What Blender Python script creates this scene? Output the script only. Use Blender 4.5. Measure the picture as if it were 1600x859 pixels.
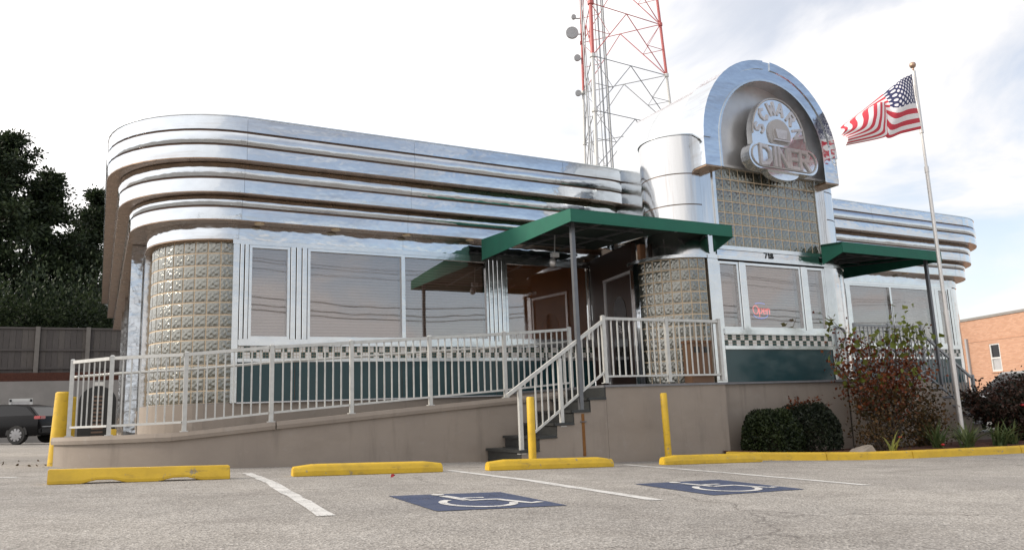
import bpy, bmesh, math, random
import numpy as np
from mathutils import Vector, Matrix
R = math.radians
random.seed(7)
scene = bpy.context.scene
for o in list(bpy.data.objects): bpy.data.objects.remove(o)
col = scene.collection

# ---------------------------------------------------------------- camera
cam_d = bpy.data.cameras.new('camera'); cam = bpy.data.objects.new('camera', cam_d); col.objects.link(cam)
yaw, pitch, roll = R(28.451), R(9.867), R(-2.149)
fw = Vector((math.sin(yaw)*math.cos(pitch), math.cos(yaw)*math.cos(pitch), math.sin(pitch)))
rt = Vector((math.cos(yaw), -math.sin(yaw), 0)); up = rt.cross(fw)
r2 = rt*math.cos(roll)+up*math.sin(roll); u2 = up*math.cos(roll)-rt*math.sin(roll)
cam.matrix_world = Matrix(((r2.x, u2.x, -fw.x, 0), (r2.y, u2.y, -fw.y, 0), (r2.z, u2.z, -fw.z, 0), (0, 0, 0, 1)))
cam_d.sensor_width = 36; cam_d.lens = 1195.3/1600*36; cam_d.clip_start = .05; cam_d.clip_end = 3000
scene.camera = cam

# ---------------------------------------------------------------- world, sun, exposure
SUN = Vector((-.80, .30, .50)).normalized()
world = bpy.data.worlds.new('World'); scene.world = world; world.use_nodes = True
nt = world.node_tree; nt.nodes.clear()
def wn(t, **k):
    n = nt.nodes.new(t)
    for a, b in k.items(): setattr(n, a, b)
    return n
def wl(a, b): nt.links.new(a, b)
def wmath(op, a, b=None, clamp=False):
    n = wn('ShaderNodeMath', operation=op, use_clamp=clamp)
    for i, v in enumerate((a, b)):
        if v is None: continue
        if isinstance(v, (int, float)): n.inputs[i].default_value = v
        else: wl(v, n.inputs[i])
    return n.outputs[0]
sky = wn('ShaderNodeTexSky', sky_type='NISHITA', sun_disc=False)
sky.sun_elevation = math.asin(SUN.z); sky.sun_rotation = math.atan2(SUN.x, SUN.y)
sky.altitude = 50; sky.air_density = 1.0; sky.dust_density = .7; sky.ozone_density = 1.2
tc = wn('ShaderNodeTexCoord'); nrm = wn('ShaderNodeVectorMath', operation='NORMALIZE'); wl(tc.outputs['Generated'], nrm.inputs[0])
dot = wn('ShaderNodeVectorMath', operation='DOT_PRODUCT'); wl(nrm.outputs[0], dot.inputs[0]); dot.inputs[1].default_value = SUN
ph = wmath('POWER', wmath('MAXIMUM', wmath('MULTIPLY', wmath('ADD', dot.outputs['Value'], .5), .67), 0.0), 1.35)
sep = wn('ShaderNodeSeparateXYZ'); wl(nrm.outputs[0], sep.inputs[0])
zz = wmath('ADD', wmath('MAXIMUM', sep.outputs['Z'], 0.0), .22)
comb = wn('ShaderNodeCombineXYZ'); wl(wmath('DIVIDE', sep.outputs['X'], zz), comb.inputs[0]); wl(wmath('DIVIDE', sep.outputs['Y'], zz), comb.inputs[1]); comb.inputs[2].default_value = 10.9
noi = wn('ShaderNodeTexNoise'); wl(comb.outputs[0], noi.inputs['Vector'])
noi.inputs['Scale'].default_value = 1.25; noi.inputs['Detail'].default_value = 7; noi.inputs['Roughness'].default_value = .55; noi.inputs['Distortion'].default_value = .5
mr = wn('ShaderNodeMapRange', interpolation_type='SMOOTHSTEP'); wl(noi.outputs['Fac'], mr.inputs['Value']); mr.inputs['From Min'].default_value = .45; mr.inputs['From Max'].default_value = .72
hz = wmath('POWER', wmath('SUBTRACT', 1.0, wmath('MAXIMUM', sep.outputs['Z'], 0.0)), 6.5)
tot = wmath('ADD', wmath('ADD', wmath('MULTIPLY', mr.outputs['Result'], .88), wmath('MULTIPLY', hz, .75)), wmath('ADD', wmath('MULTIPLY', ph, 1.9), .20), True)
bri = wmath('ADD', wmath('MULTIPLY', ph, 5.0), 5.9)
cc = wn('ShaderNodeMix', data_type='RGBA'); cc.inputs['Factor'].default_value = 1; cc.blend_type = 'MULTIPLY'
cc.inputs['A'].default_value = (1.0, .975, .962, 1); wl(bri, cc.inputs['B'])
mx = wn('ShaderNodeMix', data_type='RGBA'); wl(tot, mx.inputs['Factor']); wl(sky.outputs[0], mx.inputs['A']); wl(cc.outputs['Result'], mx.inputs['B'])
bg = wn('ShaderNodeBackground'); wl(mx.outputs['Result'], bg.inputs['Color']); bg.inputs['Strength'].default_value = .090
out = wn('ShaderNodeOutputWorld'); wl(bg.outputs[0], out.inputs[0])
sun_d = bpy.data.lights.new('sun', 'SUN'); sun = bpy.data.objects.new('sun', sun_d); col.objects.link(sun)
sun_d.energy = 1.5; sun_d.angle = R(10); sun_d.color = (1, .9, .76)
sun.rotation_euler = SUN.to_track_quat('Z', 'Y').to_euler(); sun.location = SUN*60
vs = scene.view_settings; vs.view_transform = 'Standard'; vs.look = 'None'; vs.gamma = 1; vs.exposure = 1.0; vs.use_curve_mapping = False

# ---------------------------------------------------------------- helpers
def lerp(a, b, t): return a+(b-a)*t
WL = {}
def thing(name, label, cat, loc=(0, 0, 0), group=None):
    o = bpy.data.objects.new(name, None); col.objects.link(o); o.location = loc; o.empty_display_size = .2
    o['label'] = label; o['category'] = cat
    if group: o['group'] = group
    WL[o.name] = Vector(loc); return o
def tag(o, label=None, cat=None, group=None, kind=None):
    for k, v in (('label', label), ('category', cat), ('group', group), ('kind', kind)):
        if v: o[k] = v
    return o
def link(name, me, mat, parent, wloc, rot=None):
    o = bpy.data.objects.new(name, me); col.objects.link(o)
    base = WL[parent.name] if parent else Vector((0, 0, 0))
    if parent: o.parent = parent
    o.location = Vector(wloc)-base
    if rot: o.rotation_euler = rot
    if mat and not me.materials: me.materials.append(mat)
    WL[o.name] = Vector(wloc); return o
class MB:
    def __init__(s): s.v = []; s.f = []; s.mi = []
    def add(s, vs, fs, m=0):
        b = len(s.v); s.v += [tuple(v) for v in vs]; s.f += [tuple(i+b for i in f) for f in fs]; s.mi += [m]*len(fs); return s
    def box(s, x0, x1, y0, y1, z0, z1, m=0):
        v = [(x, y, z) for z in (z0, z1) for y in (y0, y1) for x in (x0, x1)]
        return s.add(v, [(0, 2, 3, 1), (4, 5, 7, 6), (0, 1, 5, 4), (2, 6, 7, 3), (0, 4, 6, 2), (1, 3, 7, 5)], m)
    def hexa(s, lo, hi, m=0):     # lo, hi: 4 points each, same winding
        n = len(lo); v = list(lo)+list(hi)
        f = [tuple(range(n-1, -1, -1)), tuple(range(n, 2*n))]+[(i, (i+1) % n, n+(i+1) % n, n+i) for i in range(n)]
        return s.add(v, f, m)
    def prism(s, poly, z0, z1, m=0):
        return s.hexa([(x, y, z0) for x, y in poly], [(x, y, z1) for x, y in poly], m)
    def prismY(s, poly, y0, y1, m=0):   # poly in (x,z)
        return s.hexa([(x, y1, z) for x, z in poly], [(x, y0, z) for x, z in poly], m)
    def bar(s, a, b, w, h=None, m=0):   # square bar between two points
        a, b = Vector(a), Vector(b); d = (b-a).normalized(); h = h or w
        r = d.cross(Vector((0, 0, 1)))
        if r.length < 1e-3: r = Vector((1, 0, 0))
        r.normalize(); u = r.cross(d)
        q = [(-1, -1), (1, -1), (1, 1), (-1, 1)]
        return s.hexa([a+r*(w/2*i)+u*(h/2*j) for i, j in q], [b+r*(w/2*i)+u*(h/2*j) for i, j in q], m)
    def tube(s, pts, r, n=10, m=0, r1=None):
        pts = [Vector(p) for p in pts]; rings = []; N = len(pts); base = len(s.v)
        prev = None
        for i, p in enumerate(pts):
            d = (pts[min(i+1, N-1)]-pts[max(i-1, 0)]).normalized()
            a = prev if prev is not None else (Vector((0, 0, 1)) if abs(d.z) < .9 else Vector((1, 0, 0)))
            a = (a-d*a.dot(d)); a.normalize(); b = d.cross(a); prev = a
            rr = r if r1 is None else lerp(r, r1, i/(N-1))
            for k in range(n):
                t = 2*math.pi*k/n; rings.append(p+a*(rr*math.cos(t))+b*(rr*math.sin(t)))
        f = [(i*n+k, i*n+(k+1) % n, (i+1)*n+(k+1) % n, (i+1)*n+k) for i in range(N-1) for k in range(n)]
        f += [tuple(range(n-1, -1, -1)), tuple(range((N-1)*n, N*n))]
        return s.add(rings, f, m)
    def lathe(s, prof, cx, cy, n=20, m=0):  # prof (r,z)
        v = [(cx+r*math.cos(2*math.pi*k/n), cy+r*math.sin(2*math.pi*k/n), z) for r, z in prof for k in range(n)]
        f = [(i*n+k, i*n+(k+1) % n, (i+1)*n+(k+1) % n, (i+1)*n+k) for i in range(len(prof)-1) for k in range(n)]
        f += [tuple(range(n-1, -1, -1)), tuple(range((len(prof)-1)*n, len(prof)*n))]
        return s.add(v, f, m)
    def sweep(s, path, prof, m=0, closed=True):
        """path: list of (x,y,nx,ny) with outward normal; prof: list of (outward offset, z) or f(i)->prof"""
        N = len(path); n = None; vv = []
        for i, (x, y, nx, ny) in enumerate(path):
            p = prof(i) if callable(prof) else prof; n = len(p)
            vv += [(x+nx*o, y+ny*o, z) for o, z in p]
        f = []
        for i in range(N-1):
            for k in range(n if closed else n-1):
                f.append((i*n+k, (i+1)*n+k, (i+1)*n+(k+1) % n, i*n+(k+1) % n))
        if closed: f += [tuple(range(n)), tuple(range((N-1)*n+n-1, (N-1)*n-1, -1))]
        return s.add(vv, f, m)
    def mesh(s, name, origin):
        me = bpy.data.meshes.new(name); o = origin
        me.from_pydata([(x-o[0], y-o[1], z-o[2]) for x, y, z in s.v], [], s.f)
        me.update(); return me
    def build(s, name, mat, parent=None, smooth=False, bevel=0, origin=None, fix=True, auto=None):
        if origin is None:
            a = np.array(s.v); origin = ((a[:, 0].min()+a[:, 0].max())/2, (a[:, 1].min()+a[:, 1].max())/2, a[:, 2].min())
        me = s.mesh(name, origin)
        if fix:
            bm = bmesh.new(); bm.from_mesh(me); bmesh.ops.recalc_face_normals(bm, faces=bm.faces)
            if bevel: bmesh.ops.bevel(bm, geom=[e for e in bm.edges if e.calc_face_angle(0) > .5], offset=bevel, segments=2, affect='EDGES', clamp_overlap=True)
            bm.to_mesh(me); bm.free()
        mats = mat if isinstance(mat, (list, tuple)) else [mat]
        for mm in mats: me.materials.append(mm)
        if len(mats) > 1 and not bevel:
            for p, i in zip(me.polygons, s.mi): p.material_index = i
        if smooth:
            for p in me.polygons: p.use_smooth = True
            if auto is not None: me.set_sharp_from_angle(angle=R(auto))
        return link(name, me, None, parent, origin)

# ---------------------------------------------------------------- materials
def mat(name, base, rough=.5, metal=0, var=0, vscale=4, bump=0, bscale=20, bdist=.01, spec=.5, coat=0, tint=None, stretch=None, rvar=0, detail=5):
    m = bpy.data.materials.new(name); m.use_nodes = True; t = m.node_tree; b = t.nodes['Principled BSDF']
    b.inputs['Base Color'].default_value = (*base, 1); b.inputs['Roughness'].default_value = rough; b.inputs['Metallic'].default_value = metal
    b.inputs['Specular IOR Level'].default_value = spec
    if coat: b.inputs['Coat Weight'].default_value = coat; b.inputs['Coat Roughness'].default_value = .05
    tcn = t.nodes.new('ShaderNodeNewGeometry').outputs['Position']
    if stretch:
        mp = t.nodes.new('ShaderNodeMapping'); mp.inputs['Scale'].default_value = stretch; t.links.new(tcn, mp.inputs['Vector']); tcn = mp.outputs[0]
    def noise(sc, d=detail, ro=.6):
        n = t.nodes.new('ShaderNodeTexNoise'); n.inputs['Scale'].default_value = sc; n.inputs['Detail'].default_value = d; n.inputs['Roughness'].default_value = ro
        t.links.new(tcn, n.inputs['Vector']); return n.outputs['Fac']
    if var:
        mr = t.nodes.new('ShaderNodeMapRange'); t.links.new(noise(vscale), mr.inputs['Value']); mr.inputs['From Min'].default_value = .3; mr.inputs['From Max'].default_value = .7
        mi = t.nodes.new('ShaderNodeMix'); mi.data_type = 'RGBA'; t.links.new(mr.outputs[0], mi.inputs['Factor'])
        c2 = tint or tuple(c*.6 for c in base)
        mi.inputs['A'].default_value = (*[lerp(base[i], c2[i], var) for i in range(3)], 1)
        mi.inputs['B'].default_value = (*[base[i]*(1+.15*var) for i in range(3)], 1)
        t.links.new(mi.outputs['Result'], b.inputs['Base Color'])
    if rvar:
        mr = t.nodes.new('ShaderNodeMapRange'); t.links.new(noise(vscale*1.7), mr.inputs['Value']); mr.inputs['From Min'].default_value = .35; mr.inputs['From Max'].default_value = .7
        mr.inputs['To Min'].default_value = rough; mr.inputs['To Max'].default_value = rough+rvar; t.links.new(mr.outputs[0], b.inputs['Roughness'])
    if bump:
        bn = t.nodes.new('ShaderNodeBump'); bn.inputs['Strength'].default_value = bump; bn.inputs['Distance'].default_value = bdist
        t.links.new(noise(bscale), bn.inputs['Height']); t.links.new(bn.outputs[0], b.inputs['Normal'])
    return m
M = {}
def chrome_mat(name, base, rough, wave, bscale=1.3, st=(1, 1, 1.6), rvar=.06):
    return mat(name, base, rough, 1, var=.25, vscale=3.0, bump=wave, bscale=bscale, bdist=.05, stretch=st, rvar=rvar, tint=tuple(c*.75 for c in base), detail=3)
M['chrome'] = chrome_mat('chrome', (.56, .60, .645), .05, .36)
M['chrome_side'] = chrome_mat('chrome_side', (.62, .62, .62), .10, .18, 2.2)
M['chrome_drum'] = chrome_mat('chrome_drum', (.60, .60, .60), .10, .25, 2.6, (1, 1, .12))
M['steel'] = chrome_mat('steel', (.61, .63, .64), .16, .10, 3)
M['groove'] = mat('groove', (.16, .11, .085), .45, .6, var=.6, vscale=5)
M['panelgrey'] = mat('panelgrey', (.52, .51, .505), .30, .6, var=.4, vscale=2, rvar=.15)
M['soffit'] = mat('soffit', (.34, .225, .15), .26, .75, var=.7, vscale=6, tint=(.22, .15, .10), rvar=.1)
M['alu'] = mat('alu', (.62, .62, .63), .38, .75, var=.2, vscale=9)
M['railpaint'] = mat('railpaint', (.52, .52, .50), .45, .15, var=.35, vscale=14)
M['railgrey'] = mat('railgrey', (.27, .28, .29), .45, .3, var=.3, vscale=14)
M['canopy'] = mat('canopy', (.010, .115, .075), .75, 0, var=.35, vscale=3, bump=.08, bscale=6, bdist=.03, tint=(.012, .08, .06))
M['underside_shade'] = mat('underside_shade', (.008, .022, .016), .85, var=.4, vscale=4)  # near-black green: shade under the canopy fabric painted as a colour
M['teal'] = mat('teal', (.012, .046, .054), .17, 0, var=.3, vscale=2.5, bump=.012, bscale=3, bdist=.03)
M['tile_dark'] = mat('tile_dark', (.022, .055, .05), .2)
M['tile_light'] = mat('tile_light', (.66, .645, .625), .25, var=.15, vscale=8)
M['grout'] = mat('grout', (.58, .47, .34), .8, var=.3, vscale=9)
M['stucco'] = mat('stucco', (.272, .230, .192), .85, 0, var=.45, vscale=1.1, bump=.15, bscale=45, bdist=.006, tint=(.20, .170, .148))
def overlay(m, scale, stretch, lo, hi, colr, amt, detail=5):
    t = m.node_tree; b = t.nodes['Principled BSDF']; g_ = t.nodes.new('ShaderNodeNewGeometry'); mp = t.nodes.new('ShaderNodeMapping'); mp.inputs['Scale'].default_value = stretch; t.links.new(g_.outputs['Position'], mp.inputs['Vector'])
    n = t.nodes.new('ShaderNodeTexNoise'); n.inputs['Scale'].default_value = scale; n.inputs['Detail'].default_value = detail; n.inputs['Roughness'].default_value = .65; t.links.new(mp.outputs[0], n.inputs['Vector'])
    r = t.nodes.new('ShaderNodeMapRange'); r.inputs['From Min'].default_value = lo; r.inputs['From Max'].default_value = hi; r.inputs['To Max'].default_value = amt; t.links.new(n.outputs['Fac'], r.inputs['Value'])
    mi = t.nodes.new('ShaderNodeMix'); mi.data_type = 'RGBA'; t.links.new(r.outputs[0], mi.inputs['Factor']); mi.inputs['B'].default_value = (*colr, 1)
    s_ = b.inputs['Base Color']
    if s_.links: t.links.new(s_.links[0].from_socket, mi.inputs['A'])
    else: mi.inputs['A'].default_value = s_.default_value
    t.links.new(mi.outputs['Result'], s_)
overlay(M['stucco'], 1.6, (3, 3, .35), .54, .72, (.15, .125, .105), .45)
overlay(M['stucco'], 5, (1, 1, 1), .60, .70, (.31, .28, .25), .35)
overlay(M['stucco'], .9, (1, 1, 2.2), .50, .70, (.20, .165, .135), .4, 8)
def cracks(m, scale, w, colr):
    t = m.node_tree; b = t.nodes['Principled BSDF']; g_ = t.nodes.new('ShaderNodeNewGeometry').outputs['Position']; v = t.nodes.new('ShaderNodeTexVoronoi'); v.feature = 'DISTANCE_TO_EDGE'; v.inputs['Scale'].default_value = scale
    n = t.nodes.new('ShaderNodeTexNoise'); n.inputs['Scale'].default_value = 2.5; n.inputs['Detail'].default_value = 6; t.links.new(g_, n.inputs['Vector']); ad = t.nodes.new('ShaderNodeVectorMath'); ad.operation = 'ADD'; t.links.new(g_, ad.inputs[0]); t.links.new(n.outputs['Color'], ad.inputs[1]); t.links.new(ad.outputs[0], v.inputs['Vector'])
    r = t.nodes.new('ShaderNodeMapRange'); r.inputs['From Min'].default_value = w; r.inputs['From Max'].default_value = 0; r.inputs['To Max'].default_value = .55; t.links.new(v.outputs['Distance'], r.inputs['Value'])
    mi = t.nodes.new('ShaderNodeMix'); mi.data_type = 'RGBA'; t.links.new(r.outputs[0], mi.inputs['Factor']); mi.inputs['B'].default_value = (*colr, 1); t.links.new(b.inputs['Base Color'].links[0].from_socket, mi.inputs['A']); t.links.new(mi.outputs['Result'], b.inputs['Base Color'])
M['stone_dark'] = mat('stone_dark', (.028, .030, .030), .45, var=.5, vscale=9, bump=.1, bscale=30)
M['stone_edge'] = mat('stone_edge', (.17, .17, .18), .5, var=.4, vscale=9)
M['yellow'] = mat('yellow', (.60, .385, .02), .5, 0, var=.45, vscale=7, bump=.1, bscale=60, bdist=.004, tint=(.45, .28, .02))
overlay(M['chrome'], 1.1, (.5, .5, 5), .50, .70, (.36, .31, .27), .45, 6)  # grey-brown streaks paint patchy reflections into the chrome colour, also in the next two
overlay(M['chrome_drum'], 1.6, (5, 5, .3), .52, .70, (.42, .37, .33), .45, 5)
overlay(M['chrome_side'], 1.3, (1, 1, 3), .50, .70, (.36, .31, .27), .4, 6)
overlay(M['yellow'], 9, (1, 1, 1), .63, .68, (.22, .20, .17), .8, 8)
overlay(M['yellow'], 6, (1, 1, 3), .58, .72, (.12, .09, .05), .55, 7)
overlay(M['yellow'], 2.2, (1, 1, 1), .52, .72, (.36, .24, .03), .5)
M['white_paint'] = mat('white_paint', (.55, .54, .52), .8, var=.5, vscale=12, tint=(.36, .35, .34))
M['blue_paint'] = mat('blue_paint', (.026, .042, .098), .7, var=.5, vscale=14, tint=(.065, .072, .095))
def worn(m, scale, lo, hi):
    t = m.node_tree; b = t.nodes['Principled BSDF']; o = t.nodes['Material Output']; tr = t.nodes.new('ShaderNodeBsdfTransparent'); mx = t.nodes.new('ShaderNodeMixShader')
    g_ = t.nodes.new('ShaderNodeNewGeometry'); n = t.nodes.new('ShaderNodeTexNoise'); n.inputs['Scale'].default_value = scale; n.inputs['Detail'].default_value = 8; n.inputs['Roughness'].default_value = .75; t.links.new(g_.outputs['Position'], n.inputs['Vector'])
    v = t.nodes.new('ShaderNodeTexVoronoi'); v.inputs['Scale'].default_value = 85; t.links.new(g_.outputs['Position'], v.inputs['Vector'])
    a = t.nodes.new('ShaderNodeMath'); a.operation = 'MULTIPLY_ADD'; a.inputs[1].default_value = .35; t.links.new(v.outputs['Distance'], a.inputs[0]); t.links.new(n.outputs['Fac'], a.inputs[2])
    r = t.nodes.new('ShaderNodeMapRange'); r.inputs['From Min'].default_value = lo; r.inputs['From Max'].default_value = hi; t.links.new(a.outputs[0], r.inputs['Value'])
    t.links.new(r.outputs[0], mx.inputs[0]); t.links.new(b.outputs[0], mx.inputs[1]); t.links.new(tr.outputs[0], mx.inputs[2]); t.links.new(mx.outputs[0], o.inputs[0])
worn(M['white_paint'], 3.5, .70, .98); worn(M['blue_paint'], 4, .74, .95)
M['brown'] = mat('brown', (.36, .13, .04), .6, var=.4, vscale=2)
M['cabinet'] = mat('cabinet', (.16, .085, .045), .6, var=.4, vscale=3)
M['interior'] = mat('interior', (.16, .075, .035), .7, var=.5, vscale=1)
M['blind'] = mat('blind', (.235, .145, .098), .5)
M['black'] = mat('black', (.012, .012, .012), .35)
M['dark_glass'] = mat('dark_glass', (.004, .004, .005), .06, spec=.4)
M['doormat'] = mat('door_panel', (.034, .018, .013), .3, .1, var=.4, vscale=3)
M['letter'] = mat('letter', (.52, .50, .495), .35, .5, var=.5, vscale=15, tint=(.34, .31, .305))
M['letter_edge'] = mat('letter_edge', (.36, .35, .35), .5)
M['signface'] = mat('signface', (.70, .72, .74), .14, .9, var=.25, vscale=6, bump=.08, bscale=5, bdist=.03)
M['concrete'] = mat('concrete', (.25, .235, .22), .9, var=.4, vscale=1.1, bump=.1, bscale=30)
M['wood_grey'] = mat('wood_grey', (.085, .075, .07), .85, var=.5, vscale=5, stretch=(6, 6, .5), bump=.2, bscale=6)
M['wood_post'] = mat('wood_post', (.17, .155, .14), .85, var=.4, vscale=5)
M['bark'] = mat('bark', (.06, .045, .035), .95, var=.5, vscale=6, bump=.4, bscale=12, bdist=.03)
M['mulch'] = mat('mulch', (.085, .028, .016), .95, var=.7, vscale=25, bump=.7, bscale=50, bdist=.03, tint=(.03, .012, .008))
M['rock'] = mat('rock', (.27, .23, .19), .85, var=.5, vscale=8, bump=.3, bscale=14)
M['red_leg'] = mat('red_leg', (.44, .10, .095), .5)
M['white_leg'] = mat('white_leg', (.55, .55, .54), .5)
M['galv'] = mat('galv', (.30, .31, .32), .45, .5)
M['flag_red'] = mat('flag_red', (.50, .035, .055), .8)
M['flag_white'] = mat('flag_white', (.72, .70, .70), .8)
M['carblack'] = mat('carblack', (.006, .006, .007), .25, .1, coat=0, spec=.18)
M['carsilver'] = mat('carsilver', (.42, .41, .39), .28, .7, coat=.6)
M['tyre'] = mat('tyre', (.018, .018, .018), .8)
M['rim'] = mat('rim', (.28, .28, .29), .35, .8)
M['taillight'] = mat('taillight', (.35, .008, .008), .2, coat=1)
M['pole'] = mat('pole', (.62, .60, .58), .35, .5, var=.2, vscale=5)
M['gold'] = mat('gold', (.40, .27, .20), .35, .8)
M['rust'] = mat('rust', (.20, .085, .02), .9, var=.6, vscale=20)
M['post_steel'] = mat('post_steel', (.16, .165, .175), .4, .6, var=.3, vscale=8)
M['plastic_white'] = mat('plastic_white', (.6, .6, .58), .4)
M['lamp_lens'] = mat('lamp_lens', (.62, .48, .30), .3)

def glass_mat():
    m = bpy.data.materials.new('window_glass'); m.use_nodes = True; t = m.node_tree; t.nodes.clear()
    o = t.nodes.new('ShaderNodeOutputMaterial'); mx = t.nodes.new('ShaderNodeMixShader')
    tr = t.nodes.new('ShaderNodeBsdfTransparent'); tr.inputs[0].default_value = (.90, .90, .90, 1)
    gl = t.nodes.new('ShaderNodeBsdfGlossy'); gl.inputs['Roughness'].default_value = .02; gl.inputs['Color'].default_value = (.80, .78, .78, 1)
    lw = t.nodes.new('ShaderNodeLayerWeight'); lw.inputs['Blend'].default_value = .5; fr = t.nodes.new('ShaderNodeMath'); fr.operation = 'POWER'; fr.inputs[1].default_value = 5; t.links.new(lw.outputs['Facing'], fr.inputs[0])
    ma = t.nodes.new('ShaderNodeMath'); ma.operation = 'MULTIPLY_ADD'; ma.inputs[1].default_value = .85; ma.inputs[2].default_value = .22; ma.use_clamp = True
    t.links.new(fr.outputs[0], ma.inputs[0]); t.links.new(ma.outputs[0], mx.inputs[0]); t.links.new(tr.outputs[0], mx.inputs[1]); t.links.new(gl.outputs[0], mx.inputs[2]); t.links.new(mx.outputs[0], o.inputs[0])
    n = t.nodes.new('ShaderNodeTexNoise'); n.inputs['Scale'].default_value = .9
    g = t.nodes.new('ShaderNodeNewGeometry'); t.links.new(g.outputs['Position'], n.inputs['Vector'])
    b = t.nodes.new('ShaderNodeBump'); b.inputs['Strength'].default_value = .03; b.inputs['Distance'].default_value = .05; t.links.new(n.outputs['Fac'], b.inputs['Height']); t.links.new(b.outputs[0], gl.inputs['Normal']); 
    return m
M['glass'] = glass_mat()
def block_mat(name, base):
    m = mat(name, base, .10, 0, var=.8, vscale=9, spec=.9, tint=(.05, .05, .035)); t = m.node_tree; b = t.nodes['Principled BSDF']
    b.inputs['Coat Weight'].default_value = .6; b.inputs['Coat Roughness'].default_value = .04
    g = t.nodes.new('ShaderNodeNewGeometry')
    w = t.nodes.new('ShaderNodeTexNoise'); w.inputs['Scale'].default_value = 16; w.inputs['Detail'].default_value = 1; w.inputs['Distortion'].default_value = 2.2
    t.links.new(g.outputs['Position'], w.inputs['Vector'])
    bn = t.nodes.new('ShaderNodeBump'); bn.inputs['Strength'].default_value = .5; bn.inputs['Distance'].default_value = .004
    t.links.new(w.outputs['Fac'], bn.inputs['Height']); t.links.new(bn.outputs[0], b.inputs['Normal']); t.links.new(bn.outputs[0], b.inputs['Coat Normal'])
    oi = t.nodes.new('ShaderNodeObjectInfo'); hs = t.nodes.new('ShaderNodeHueSaturation')
    ma = t.nodes.new('ShaderNodeMath'); ma.operation = 'MULTIPLY_ADD'; ma.inputs[1].default_value = .9; ma.inputs[2].default_value = .55; t.links.new(oi.outputs['Random'], ma.inputs[0]); t.links.new(ma.outputs[0], hs.inputs['Value'])
    src = b.inputs['Base Color'].links[0].from_socket; t.links.new(src, hs.inputs['Color']); t.links.new(hs.outputs[0], b.inputs['Base Color'])
    return m
M['block'] = block_mat('glass_block', (.048, .049, .040))
t_ = M['block'].node_tree; gl_ = t_.nodes.new('ShaderNodeBsdfGlossy'); gl_.inputs['Color'].default_value = (.36, .36, .325, 1); gl_.inputs['Roughness'].default_value = .05
w_ = t_.nodes.new('ShaderNodeTexNoise'); w_.inputs['Scale'].default_value = 17; w_.inputs['Detail'].default_value = 2; w_.inputs['Distortion'].default_value = 3.0; t_.links.new(t_.nodes.new('ShaderNodeNewGeometry').outputs['Position'], w_.inputs['Vector'])
b_ = t_.nodes.new('ShaderNodeBump'); b_.inputs['Strength'].default_value = 1.0; b_.inputs['Distance'].default_value = .004; t_.links.new(w_.outputs['Fac'], b_.inputs['Height']); t_.links.new(b_.outputs[0], gl_.inputs['Normal'])
mx_ = t_.nodes.new('ShaderNodeMixShader'); mx_.inputs[0].default_value = .44; t_.links.new(t_.nodes['Principled BSDF'].outputs[0], mx_.inputs[1]); t_.links.new(gl_.outputs[0], mx_.inputs[2]); t_.links.new(mx_.outputs[0], t_.nodes['Material Output'].inputs[0])
def leaf_mat(name, c1, c2, scale=3, rough=.55, trans=.25):
    m = bpy.data.materials.new(name); m.use_nodes = True; t = m.node_tree; b = t.nodes['Principled BSDF']; b.inputs['Roughness'].default_value = rough
    b.inputs['Specular IOR Level'].default_value = .3
    g = t.nodes.new('ShaderNodeNewGeometry'); n = t.nodes.new('ShaderNodeTexNoise'); n.inputs['Scale'].default_value = scale; n.inputs['Detail'].default_value = 3
    t.links.new(g.outputs['Position'], n.inputs['Vector'])
    ad = t.nodes.new('ShaderNodeMath'); ad.operation = 'ADD'; mu = t.nodes.new('ShaderNodeMath'); mu.operation = 'MULTIPLY_ADD'; mu.inputs[1].default_value = .5; mu.inputs[2].default_value = -.25
    t.links.new(g.outputs['Random Per Island'], mu.inputs[0]); t.links.new(n.outputs['Fac'], ad.inputs[0]); t.links.new(mu.outputs[0], ad.inputs[1])
    r = t.nodes.new('ShaderNodeValToRGB'); r.color_ramp.elements[0].position = .35; r.color_ramp.elements[1].position = .65
    r.color_ramp.elements[0].color = (*c1, 1); r.color_ramp.elements[1].color = (*c2, 1); t.links.new(ad.outputs[0], r.inputs[0]); t.links.new(r.outputs[0], b.inputs['Base Color'])
    tl = t.nodes.new('ShaderNodeBsdfTranslucent'); t.links.new(r.outputs[0], tl.inputs[0]); mx = t.nodes.new('ShaderNodeMixShader'); mx.inputs[0].default_value = trans
    t.links.new(b.outputs[0], mx.inputs[1]); t.links.new(tl.outputs[0], mx.inputs[2]); t.links.new(mx.outputs[0], t.nodes['Material Output'].inputs[0])
    return m
M['cedar'] = leaf_mat('cedar', (.014, .025, .012), (.046, .066, .028), .6)
M['cedar2'] = leaf_mat('cedar2', (.014, .024, .012), (.045, .065, .028), .6)
M['autumn'] = leaf_mat('autumn', (.35, .12, .02), (.45, .25, .05), 2)
M['box'] = leaf_mat('boxwood', (.010, .018, .006), (.030, .044, .013), 4)
M['box_dark'] = leaf_mat('boxwood_dark', (.008, .013, .007), (.022, .030, .014), 4)
M['redleaf'] = leaf_mat('redleaf', (.085, .017, .006), (.17, .050, .014), 4)
M['greenleaf'] = leaf_mat('greenleaf', (.10, .11, .018), (.16, .20, .035), 3)
M['brownleaf'] = leaf_mat('brownleaf', (.040, .032, .012), (.11, .058, .020), 5)
M['darkleaf'] = leaf_mat('darkleaf', (.014, .016, .010), (.060, .026, .018), 4)
M['blade'] = leaf_mat('blade', (.055, .085, .028), (.13, .15, .055), 6)
M['yblade'] = leaf_mat('yblade', (.20, .21, .05), (.34, .33, .09), 6)
M['rose'] = mat('rose', (.38, .012, .016), .6)

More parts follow.
